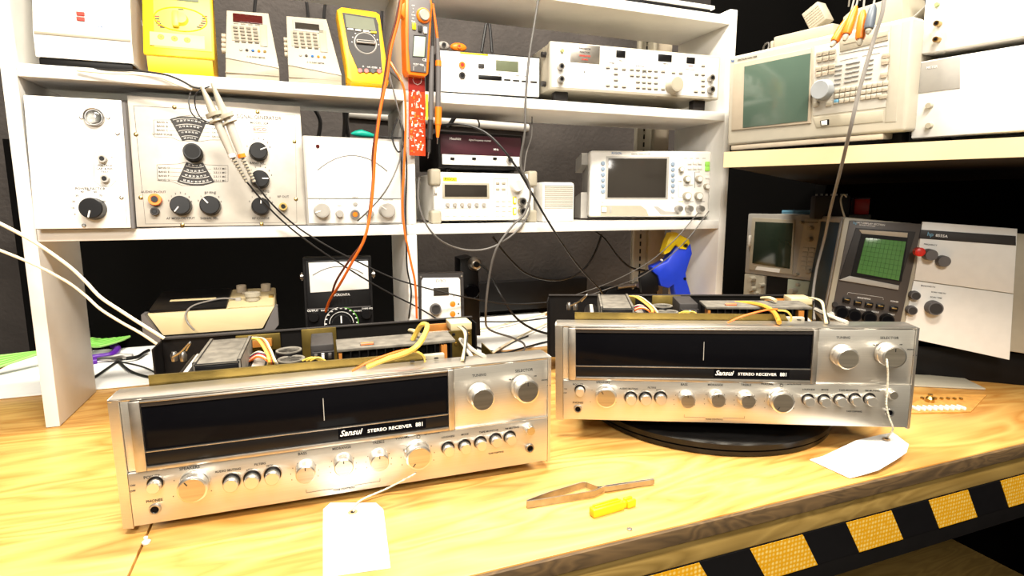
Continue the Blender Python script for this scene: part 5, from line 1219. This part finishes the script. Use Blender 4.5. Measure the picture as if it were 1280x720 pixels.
# plug-in oscilloscope (grey) low at the right
T = Thing('plug_in_oscilloscope', 'grey framed oscilloscope with dark screen and plug-in modules, right of the white shelf upright', 'oscilloscope', (1.245, 1.336, .0042), (0, 0, -79.3))
zb = 0
x0, zt = T.p(935, 267); x1, _ = T.p(1028, 275); zs = T.p(960, 345)[1]
T.part(MB().box((x0, x1), (0, .02), (zs, zt), mgrey, .004), 'display_frame')
T.box('case', (x0+.003, x1-.003), (.0205, .25), (.008, zt-.002), mgrey, .003)
T.ppoly('screen_bezel', [(940, 272), (993, 275), (990, 343), (936, 337)], -.004, .001, beige, bev=.001)
T.ppoly('screen', [(944, 277), (991, 279), (987, 336), (940, 329)], -.0055, -.002, crtd, bev=.001)
T.ppoly('screen_label', [(946, 333), (975, 336.5), (974, 341), (944, 337)], -.0055, -.002, whitep)
T.ppoly('control_panel', [(1006, 274), (1026, 275), (1017, 348), (994, 345)], -.0015, .001, hpw)
x, z = T.p(937, 301, -.006); T.part(MB().box((x-.004, x+.004), (-.008, -.001), (z-.016, z+.016), whitep, .002), 'side_lever')
for px, py, r in ((1011, 285, 3), (1010, 299, 3), (1010, 339, 2.6), (1000, 278, 2), (994, 343, 2)): T.knob(px, py, r, .014, beige, seg=18, mark=inkg, ang=1.2)
for r in range(5):
    for c in range(2): x, z = T.p(1007+c*8-r*.8, 311.5+r*5.8+c*.6, -.003); T.part(MB().box((x-.0078, x+.0078), (-.004, 0), (z-.005, z+.005), hpw, .001), 'push_button')
b = MB(); T.tx(b, 'OSCILLOSCOPE', 1014, 278, 1.8, inkg, d=-.0017); T.part(b, 'panel_lettering')
for (a_, c_, nm) in (((931, 341), (956, 345), 'plug_in_module'), ((985, 349), (1012, 352), 'plug_in_module')):
    q = [T.p(*a_), T.p(*c_)]; xa_, xb_ = q[0][0], q[1][0]; zz = min(q[0][1], q[1][1])
    T.part(MB().box((xa_, xb_), (-.0005, .02), (.008, zz), beige if a_[0] < 960 else mat('sage_panel', (.42, .46, .36), .45), .001), nm)
T.part(MB().box((T.p(957, 360)[0], T.p(984, 360)[0]), (.004, .02), (.008, zs-.001), black, .0), 'empty_bay')
for px, py, r, h in ((937, 349, 3.2, .02), (938, 361, 3.2, .018), (949, 357, 2.6, .02), (944, 367, 2.2, .012), (988, 364, 3.2, .024), (996, 356, 2, .01)): T.knob(px, py, r, h, beige, seg=18)
T.part(MB().box((x0+.02, x0+.05), (.02, .2), (0, .0085), dgrey), 'foot'); T.part(MB().box((x1-.05, x1-.02), (.02, .2), (0, .0085), dgrey), 'foot')
TK = T; tkt = zt
# things on it
p = TK.M @ Vector((.10, .03, tkt+.0005))
T = Thing('blue_box', 'flat light blue box on the grey framed oscilloscope', 'box', p, (0, 0, -79.3))
T.box('body', (-.005, .085), (0, .10), (.0, .010), lblue, .002); T.box('lid_seam', (-.0053, .0853), (-.0003, .1003), (.0035, .0042), navy, .0001)

# display section with plugins
BL = WD(1031, 402, 1.20)
T = Thing('display_oscilloscope', 'dark grey faced display oscilloscope with green graticule and white plug-ins, lower right', 'oscilloscope', BL, (-1, 5.5, -42))
hh = T.p(1053, 271)[1]; W1 = .42
xd = T.p(1135, 340)[0]
T.part(MB().box((-.001, W1), (.0, .012), (-.004, hh), beige, .003), 'front_rim')
T.box('case', (.004, W1-.004), (.0125, .36), (0, hh-.003), navy, .004, 'blue side case')
T.part(MB().box((-.003, .008), (.013, .36), (hh-.012, hh+.001), mgrey, .003).box((-.003, .008), (.013, .36), (-.003, .010), mgrey, .003).box((-.003, .008), (.013, .03), (0, hh), mgrey, .003), 'side_frame')
T.ppoly('display_panel', [(1062, 275.5), (1153, 280), (1125, 406), (1038, 400)], -.003, .001, mat('warm_dark_grey_panel', (.075, .062, .055), .45), bev=.0006)
T.ppoly('screen_hood', [(1070, 285), (1145, 290), (1123, 362), (1049, 349)], -.006, -.002, dgrey, bev=.001)
T.ppoly('hood_edge', [(1062, 345), (1124, 357), (1123, 362.5), (1049, 350)], -.008, -.0055, mgrey, bev=.0005)
T.ppoly('hood_edge', [(1074, 287), (1135, 291), (1134, 298), (1078, 293)], -.008, -.0055, beiged, bev=.0005)
T.ppoly('screen_mask', [(1077, 292), (1135, 297), (1127, 352), (1064, 344)], -.0085, -.004, black)
T.ppoly('screen', [(1082, 297), (1133, 302), (1124, 351), (1071, 341)], -.010, -.006, crtg, bev=.0015)
b = MB()
for k in range(1, 10):
    t = k/10; a0 = (1082+t*51, 297+t*5); a1 = (1071+t*53, 341+t*10); T.line(b, [a0, a1], crtline, .00025, d=-.0101)
for k in range(1, 8):
    t = k/8; a0 = (1082-t*11, 297+t*44); a1 = (1133-t*9, 302+t*49); T.line(b, [a0, a1], crtline, .00025, d=-.0101)
T.part(b, 'graticule')
for px, py in ((1058, 375), (1072, 378.5), (1086, 381), (1100, 383), (1117, 386)):
    x, z = T.p(px, py, -.005); T.part(MB().box((x-.007, x+.007), (-.009, -.001), (z-.005, z+.005), black, .001).box((x-.005, x+.005), (-.0105, -.008), (z, z+.003), brass, .0006), 'lit_button')
for px, py in ((1053, 391), (1069, 395), (1088, 398), (1110, 401)): T.knob(px, py, 7.5, .018, black, tipm=blackg)
T.knob(1040, 394, 3.6, .008, whitep, label='white knob'); T.knob(1044, 381, 3, .008, dgrey)
b = MB(); T.tx(b, 'hp', 1069, 278.8, 3.4, lblue, d=-.0033); T.tx(b, '141T DISPLAY SECTION', 1088, 279.8, 2.2, inkw, d=-.0033); T.tx(b, 'HEWLETT PACKARD', 1084, 282, 1.4, inkw, d=-.0033)
T.line(b, [(1059, 368), (1060, 365.5), (1104, 372), (1104, 375)], inkw, .0003, d=-.0033); T.tx(b, 'PERSISTENCE', 1080, 373, 1.8, inkw, d=-.0033)
for s, px, py in (('INTENSITY', 1056, 384), ('WRITING', 1076, 387), ('FOCUS', 1094, 390), ('SCALE', 1114, 393), ('POWER', 1118, 377)): T.tx(b, s, px, py, 1.8, inkw, d=-.0033)
T.part(b, 'panel_lettering')
T.ppoly('plug_in_module', [(1153, 277), (1272, 286), (1267, 367), (1143, 350)], -.004, .0, white, bev=.0008, label='white upper plug-in module')
T.ppoly('plug_in_module', [(1142, 351), (1267, 368), (1262, 450), (1128, 421)], -.004, .0, white, bev=.0008, label='white lower plug-in module')
T.ppoly('module_header', [(1151, 287), (1270, 295), (1270, 307), (1149, 298)], -.0055, -.003, dgrey, bev=.0004)
b = MB(); T.tx(b, 'hp', 1163, 293, 5, lblue, d=-.0058); T.tx(b, '8555A', 1177, 295, 3.5, inkw, d=-.0058); 
for s, px, py in (('FREQUENCY', 1163, 306), ('BANDWIDTH', 1160, 358), ('SCAN WIDTH', 1173, 366), ('SCAN TIME', 1170, 372)): T.tx(b, s, px, py, 1.8, inkg, d=-.0042)
T.part(b, 'panel_lettering')
T.knob(1165, 319, 7, .03, greyp, name='tuning_knob'); x, z = T.p(1150, 315, -.045); T.part(MB().lathe((x, -.03, z), [(.007, -.018), (.0085, -.017), (.0085, 0)], red, 24), 'red_knob')
T.knob(1181, 327, 7, .022, greyp); T.knob(1145, 370, 5.5, .018, greyp, tipm=dgrey); T.knob(1141, 388.5, 5.5, .018, greyp, tipm=dgrey); T.knob(1170, 386, 8.5, .026, greyp, tipm=dgrey)
T.screw(1160, 407, .005, mgrey, 'knurled_nut'); T.screw(1164, 354, .003, steel, 'latch')
DO = T
# its support
p = DO.M @ Vector((.0, .0, 0))
T = Thing('black_steel_stand', 'black stand under the dark faced display oscilloscope', 'stand', (p.x, p.y, .0002), (0, 0, -42))
T.part(MB().prism([(.012, .045), (.40, .045), (.40, .34), (.012, .34)], 0, .0005, blackm, axis='z').box((.012, .40), (.045, .34), (.0003, max(.02, DO.M.translation.z-.006-.42*math.sin(R(5.5)))), blackm, .002), 'cabinet')
zz = max(.02, DO.M.translation.z-.006-.42*math.sin(R(5.5)))
T.part(MB().box((.012, .05), (.06, .30), (zz, DO.M.translation.z-.012), blackm, .001), 'riser')

# small black terminal box and red box behind
p = WD(1046, 261, 1.42)
T = Thing('terminal_box', 'dark box with a row of small terminals behind the display oscilloscope', 'terminal box', (p.x, p.y, .24), (0, 0, -40))
a_ = T.p(1018, 262)[0]; c_ = T.p(1062, 262)[0]; z0 = T.p(1040, 268)[1]; z1 = T.p(1040, 244.5)[1]
T.box('body', (a_, c_), (0, .07), (z0-.012, z1), dgrey, .003)
b = MB()
for k in range(7): x = a_+(c_-a_)*(k+.5)/7; b.lathe((x, .02, z1), [(.003, 0), (.003, .004), (.002, .005)], steel, 12, 'z')
T.part(b, 'terminal_row')
T = Thing('red_box', 'small red translucent box behind the display oscilloscope', 'box', (WD(1077, 262, 1.42).x, WD(1077, 262, 1.42).y, .24), (0, 0, -40))
a_ = T.p(1068, 258)[0]; c_ = T.p(1087, 258)[0]; z0 = T.p(1077, 266)[1]; z1 = T.p(1077, 249)[1]
T.box('body', (a_, c_), (0, .04), (z0-.004, z1), red, .002); T.box('rim', (a_-.001, c_+.001), (-.001, .041), (z1-.0002, z1+.004), dred, .001)
T = Thing('black_storage_case', 'black case carrying the terminal box and red box behind the display oscilloscope', 'storage case', (1.33, .98, .0042), (0, 0, -52))
cable('white_stub_lead', [WD(*q) for q in ((1056, 272, 1.20), (1053, 262, 1.21), (1051, 250, 1.22), (1054, 243, 1.23), (1058, 246, 1.24))], .0018, wwhite, 'short white lead looping up behind the display oscilloscope')
bpy.data.objects.remove(T.o)

# circuit board lying right of the right receiver
T = Thing('loose_circuit_board', 'amber circuit board with white parts lying right of the right receiver', 'circuit board', WZ(1165, 505, .0), (0, 0, -10))
o_ = T.o.location
q = [WZ(x, y, .003)-o_ for x, y in ((1140, 520), (1215, 512), (1215, 488), (1150, 492))]
T.part(MB().prism([(v.x, v.y) for v in q], .0006, .0025, mat('amber_board', (.70, .34, .08), .4, var=.2, nscale=80), axis='z'), 'board')
b = MB()
for k in range(9):
    v = WZ(1153+k*6, 513-k*.6, .004)-o_; b.box((v.x-.003, v.x+.0012), (v.y-.010, v.y+.006), (.0026, .008), whitep, .001)
T.part(b, 'resistor_row')
v = WZ(1162, 500, .006)-o_; T.part(MB().lathe((v.x, v.y, .0026), [(.007, 0), (.007, .006), (.004, .010), (.004, .014)], brass, 18, 'z'), 'transistor_can')
b = MB()
for k in range(7): v = WZ(1152+k*7, 497-k*.3, .006)-o_; b.box((v.x-.002, v.x+.002), (v.y-.002, v.y+.004), (.0026, .0065), brass, .001)
T.part(b, 'contact_row')
T.M = T.M
T = Thing('clear_parts_tray', 'pale tray edge standing behind the amber circuit board', 'tray', WZ(1165, 487, 0), (0, 0, -30))
T.part(MB().box((-.03, .10), (.012, .09), (.0006, .004), beige, .001), 'floor'); T.part(MB().tube(spline([(-.03, .012, .006), (-.03, .09, .016), (.02, .10, .02), (.10, .09, .018)], 6), .003, mgrey, 8), 'rim')

# ================================================================== cables
def cab(name, pts, r, m, label, cat='cable', group=None):
    return cable(name, [WY(x, y, d) for x, y, d in pts], r, m, label, cat, group)
cabD = lambda name, pts, r, m, label: cable(name, [WD(*q) for q in pts], r, m, label)
cabD('grey_cable', [(1106, -12, .78), (1103, 15, .78), (1092, 50, .79), (1075, 110, .80), (1062, 165, .82), (1050, 215, .90), (1038, 262, 1.05), (1030, 300, 1.14), (1021, 335, 1.16), (1016, 372, 1.15), (1018, 400, 1.12)], .0026, wmid, 'thick grey cable hanging down across the spectrum analyzer')
cab('grey_cable', [(674, -8, 1.055), (668, 30, 1.055), (661, 75, 1.055), (657, 125, 1.055), (656, 165, 1.055), (651, 195, 1.06), (652, 212, 1.06), (660, 228, 1.06), (663, 245, 1.06), (655, 268, 1.06), (640, 283, 1.06), (620, 312, 1.06), (611, 350, 1.07), (607, 395, 1.09), (612, 412, 1.2), (640, 422, 1.22), (655, 430, 1.22), (652, 440, 1.22), (625, 446, 1.22), (600, 446, 1.22)], .0024, wgrey, 'twisted grey cord hanging from the top shelf down past the white generator')
cab('grey_cable', [(665, 146, 1.12), (665, 158, 1.11), (664, 172, 1.10), (658, 192, 1.08), (655, 215, 1.07)], .0012, wgrey, 'thin grey cord hanging beside the thick twisted grey cord')
cab('black_cable', [(551, 157, 1.12), (570, 155, 1.10), (590, 158, 1.09), (610, 168, 1.08), (630, 188, 1.07), (650, 216, 1.065), (664, 240, 1.06), (680, 268, 1.055), (700, 300, 1.055), (725, 335, 1.09), (750, 362, 1.12), (757, 376, 1.2)], .0022, wblack, 'black cord arching over the maroon counter and down to the bench')
cab('black_cable', [(524, 222, 1.085), (523, 250, 1.07), (530, 275, 1.06), (545, 296, 1.055), (565, 308, 1.07), (590, 313, 1.07), (615, 309, 1.07), (640, 294, 1.07), (655, 278, 1.07), (662, 262, 1.07), (660, 253, 1.08)], .0019, wgrey, 'grey loop of cord hanging below the white function generator')
cab('black_cable', [(616, 296, 1.3), (632, 318, 1.3), (655, 340, 1.3), (680, 349, 1.3), (705, 349, 1.3), (728, 338, 1.3), (743, 317, 1.3), (752, 293, 1.3)], .0028, wblack, 'black cord sagging in a U under the middle shelf')
cab('black_cable', [(745, 290, 1.3), (757, 300, 1.3), (772, 320, 1.3), (788, 334, 1.3), (806, 338, 1.3)], .0026, wblack, 'short black cord from the middle shelf to the slotted upright')
cab('probe_lead', [(886, 264, 1.07), (880, 272, 1.065), (862, 296, 1.06), (835, 322, 1.07), (800, 346, 1.10), (760, 361, 1.13), (730, 372, 1.14), (722, 378, 1.14)], .0011, wgrey, 'thin grey lead running from the white oscilloscope down to the bench, right of its pair', group=None)
cab('probe_lead', [(873, 266, 1.075), (865, 275, 1.065), (845, 298, 1.06), (815, 325, 1.08), (780, 345, 1.10), (750, 358, 1.13), (715, 370, 1.14)], .0011, wgrey, 'thin grey lead running from the white oscilloscope down to the bench, left of its pair')
cab('brown_orange_lead', [(503, -6, 1.00), (498, 25, 1.00), (489, 60, 1.0), (484, 95, 1.0), (475, 140, 1.0), (469, 190, 1.0), (467, 225, 1.0), (463, 265, 1.0), (455, 300, 1.0), (440, 328, 1.02), (425, 355, 1.05), (411, 378, 1.1), (403, 405, 1.15)], .0024, worange, 'orange lead hanging past the white voltmeter to the black multimeter', 'test lead')
cab('brown_lead', [(501, -6, 1.01), (495, 25, 1.01), (486, 60, 1.01), (481, 95, 1.01), (474, 140, 1.01), (466, 190, 1.01), (466, 225, 1.01), (462, 262, 1.01), (456, 298, 1.01), (437, 325, 1.03), (420, 352, 1.06), (414, 372, 1.1), (410, 384, 1.15)], .0020, wbrown, 'brown lead twisted along the orange lead before the white voltmeter', 'test lead')
cab('orange_lead', [(487, 76, 1.08), (494, 88, 1.06), (501, 100, 1.05), (506, 118, 1.05), (507, 160, 1.05), (505, 210, 1.05), (503, 255, 1.05), (506, 290, 1.05), (513, 325, 1.05), (519, 355, 1.05), (521, 398, 1.06)], .0021, worange, 'orange lead hanging in front of the shelf divider from the grey multimeter', 'test lead')
cab('black_lead', [(486, 88, 1.08), (491, 110, 1.06), (496, 130, 1.05), (502, 155, 1.05), (502, 185, 1.06), (498, 205, 1.06), (487, 230, 1.05), (475, 248, 1.05), (458, 266, 1.05), (447, 276, 1.06)], .0014, wgrey, 'dark lead curving across the white voltmeter to its socket', 'test lead')
cab('black_lead', [(497, 148, 1.07), (490, 170, 1.07), (498, 190, 1.06), (506, 175, 1.07), (500, 150, 1.07), (508, 200, 1.06), (507, 260, 1.06), (508, 300, 1.05), (509, 335, 1.05), (514, 365, 1.06), (511, 398, 1.08)], .0016, wblack, 'dark lead tangled at the divider and falling straight down beside the orange lead', 'test lead')
cab('scope_lead', [(309, 228, 1.04), (330, 253, 1.05), (355, 278, 1.06), (385, 302, 1.06), (420, 326, 1.06), (455, 348, 1.06), (490, 368, 1.06), (520, 383, 1.06), (545, 398, 1.06)], .0015, wblack, 'thin black probe lead crossing the multimeter, lower of two', group=None)
cab('scope_lead', [(318, 228, 1.04), (340, 255, 1.05), (372, 284, 1.06), (410, 308, 1.06), (445, 326, 1.06), (490, 347, 1.06), (540, 362, 1.06), (590, 373, 1.08), (640, 380, 1.1), (697, 377, 1.1)], .0015, wblack, 'thin black probe lead running on to the right receiver, upper of two')
cab('probe_ground_lead', [(238, 116, 1.06), (236, 128, 1.05), (240, 142, 1.05), (252, 152, 1.05), (268, 156, 1.05), (280, 154, 1.05)], .0010, wblack, 'black ground wire looping to the left scope probe', 'wire')
cab('probe_ground_lead', [(262, 108, 1.05), (246, 116, 1.05), (244, 132, 1.05), (252, 148, 1.05), (270, 156, 1.045), (284, 155, 1.045)], .0010, wblack, 'black ground wire looping to the right scope probe', 'wire')
cab('black_cable', [(597, 330, 1.25), (606, 335, 1.24), (616, 350, 1.22), (628, 372, 1.20), (645, 397, 1.2), (668, 412, 1.2), (697, 420, 1.2)], .0028, wblack, 'black cord from the silver round plug across the white sheet')
cab('cream_cable', [(-60, 250, 1.0), (30, 295, 1.0), (80, 328, 1.0), (105, 350, 1.0), (125, 371, .99), (150, 388, .98), (178, 406, .97), (205, 423, .97)], .0025, wwhite, 'thick cream cord at the left edge reaching the left receiver, upper one')
cab('cream_cable', [(-60, 290, 1.0), (30, 325, 1.0), (80, 350, 1.0), (105, 368, 1.0), (125, 386, .99), (150, 402, .98), (175, 416, .97), (196, 430, .97)], .0021, wwhite, 'thinner cream cord at the left edge reaching the left receiver, lower one')
cab('black_cable', [(596, 402, 1.50), (640, 402, 1.5), (680, 398, 1.46), (697, 392, 1.4)], .0022, wblack, 'thin black cord at the back of the white sheet between the receivers')
def flat(name, pts, r, m, label, cat='cable', z=.0045): return cable(name, [WZ(x, y, z+r) for x, y in pts], r, m, label, cat)
flat('black_cable', [(592, 432), (605, 437), (630, 441), (650, 436), (680, 428), (700, 424)], .0026, wblack, 'black cord lying on the white sheet between the receivers')
flat('black_cable', [(590, 448), (615, 441), (640, 428), (660, 420)], .0022, wblack, 'black cord crossing the cream cords between the receivers')
flat('cream_cable', [(608, 446), (630, 432), (655, 418), (680, 406), (699, 398)], .0030, wwhite, 'cream cord lying between the receivers, nearer the front', z=.010)
flat('cream_cable', [(594, 412), (620, 408), (655, 399), (680, 392), (699, 384)], .0030, wwhite, 'cream cord lying between the receivers, nearer the back', z=.010)
flat('black_cable', [(97, 476), (115, 473), (135, 460), (150, 450), (160, 447)], .0028, wblack, 'black cord lying on the white sheet left of the pliers joint')
flat('black_cable', [(146, 449), (155, 458), (165, 465), (180, 470), (190, 472)], .0028, wblack, 'black cord lying from the pliers to the left receiver')
flat('black_cable', [(150, 452), (170, 456), (185, 461), (198, 468)], .0016, wblack, 'thin black cord lying beside the left receiver')
# wires on the upper shelf edge at the left
cab('shelf_wire', [(96, 84, 1.085), (130, 87, 1.08), (170, 88.5, 1.075), (205, 93, 1.07), (225, 100, 1.065), (240, 108, 1.06), (250, 110, 1.06)], .0016, wblack, 'black wire lying along the left front edge of the upper shelf', 'wire')
cab('shelf_wire', [(96, 88, 1.075), (130, 91, 1.07), (170, 93, 1.065), (200, 97, 1.06), (220, 105, 1.06), (240, 112, 1.055)], .0016, wwhite, 'white wire lying along the left front edge of the upper shelf', 'wire')
# fluke probe plugs
for (a, c, m, lab) in (((479, 78), (500, 100), wblack, 'dark angled plug with orange lead at the grey multimeter'), ((483, 82), (489, 108), wblack, 'dark straight plug at the grey multimeter')):
    A_ = WD(*a, 1.09); B_ = WD(*c, 1.06)
    T = Thing('test_plug', lab, 'test plug', A_, (0, 0, 0), None); v = B_-A_
    T.part(MB().tube([v*0, v*.5, v], [.0048, .0044, .0026], greyp, 14), 'boot'); T.part(MB().tube([v*-.12, v*.02], [.005, .0056], orange, 14), 'collar')
# teal clip on the voltmeter
A_ = WY(439, 170, 1.10); B_ = WY(468, 171, 1.10)
T = Thing('crocodile_clip', 'teal rubber crocodile clip lying on top of the white voltmeter', 'crocodile clip', (A_.x, 1.10, A_.z-.004))
w = B_.x-A_.x
T.part(MB().tube([(0, 0, .008), (w*.2, 0, .009), (w*.45, 0, .0095), (w*.8, 0, .0075), (w, 0, .006)], [.0015, .005, .0068, .0045, .0028], teal, 16), 'boot')
T.part(MB().tube(spline([(w, 0, .006), (w+.03, 0, .004), (w+.06, -.02, .002)], 5), .0012, wblack, 7), 'lead')
# dark cables on the wall behind the upper bays
for k, (pts) in enumerate((((320, -5), (318, 20), (322, 60)), ((382, -5), (385, 25), (380, 60)), ((408, -5), (405, 22), (408, 50)), ((478, -5), (477, 30), (476, 60)))):
    cable('wall_cable', [WY(x, y, 1.68) for x, y in pts], .004, wblack, ('black cord hanging on the wall above the first beige meter', 'black cord hanging on the wall left of the second beige meter top', 'black cord hanging on the wall right of the second beige meter top', 'black cord hanging on the wall behind the grey multimeter')[k])
cable('wall_cable', [WY(x, y, 1.5) for x, y in ((602, 65), (606, 40), (610, 22), (613, 40), (615, 66))], .004, wblack, 'black cord looped up behind the low bench meter')
for k, pts in enumerate((((210, 118), (218, 132), (224, 150)), ((322, 118), (321, 130), (322, 150)), ((385, 125), (400, 150), (398, 180), (410, 200)), ((428, 128), (431, 150), (429, 180)), ((435, 128), (433, 150), (437, 180)))):
    cable('wall_cable', [WY(x, y, 1.45) for x, y in pts], .0045, wblack, ('black cord behind the signal generator, left one', 'black cord behind the signal generator, right one', 'black cord hanging left behind the white voltmeter', 'black cord behind the white voltmeter, first of two side by side', 'black cord behind the white voltmeter, second of two side by side')[k])
cable('wall_cable', [WY(x, y, 1.35) for x, y in ((572, 142), (566, 150), (560, 160))], .005, wblack, 'short black cord behind the maroon counter, left one')
cable('wall_cable', [WY(x, y, 1.35) for x, y in ((595, 146), (599, 154), (598, 162))], .002, wblack, 'thin black cord behind the maroon counter, right one')
# pale conduits behind the maroon counter bay
tag(MB().tube([WY(436, 142, 1.706), WY(660, 160, 1.706)], .012, mgrey, 16).build('grey_conduit'), 'grey conduit along the wall behind the voltmeter and maroon counter', 'conduit')
# amber board scrap behind the left tester
tag(MB().box((WY(100, 115, 1.7).x-.05, WY(129, 115, 1.7).x), (1.705, 1.7198), (WY(115, 119, 1.7).z-.1, WY(115, 106, 1.7).z), mat('kraft_board', (.55, .36, .12), .6), .001).build('kraft_board'), 'strip of tan board behind the leftmost tester', 'board')

# ================================================================== light
def area(name, loc, size, energy, col, target=None, rot=None):
    l = bpy.data.lights.new(name, 'AREA'); l.shape = 'RECTANGLE'; l.size, l.size_y = size; l.energy = energy; l.color = col
    o = bpy.data.objects.new(name, l); COL.objects.link(o); o.location = loc
    if target: o.rotation_euler = (Vector(target)-Vector(loc)).to_track_quat('-Z', 'Y').to_euler()
    return o
area('ceiling_tube', (.25, -.42, 1.95), (1.4, .25), 50, (1, .93, .80), (.40, .80, .2))
area('ceiling_tube', (.35, 1.05, 2.1), (1.3, .10), 44, (1, .93, .80), (.35, .9, 0))
area('fill_light', (-.45, -.95, 1.25), (.5, .4), 15, (1, .94, .84), (.6, .9, .2))  # added fill that brightens the right rack, no real lamp stands here
w = bpy.data.worlds.new('world'); bpy.context.scene.world = w; w.use_nodes = True
w.node_tree.nodes['Background'].inputs[0].default_value = (.8, .85, 1, 1); w.node_tree.nodes['Background'].inputs[1].default_value = .01
sc = bpy.context.scene; sc.view_settings.view_transform = 'Standard'; sc.view_settings.look = 'None'; sc.view_settings.gamma = 1; sc.view_settings.use_curve_mapping = False
sc.view_settings.exposure = 1.2
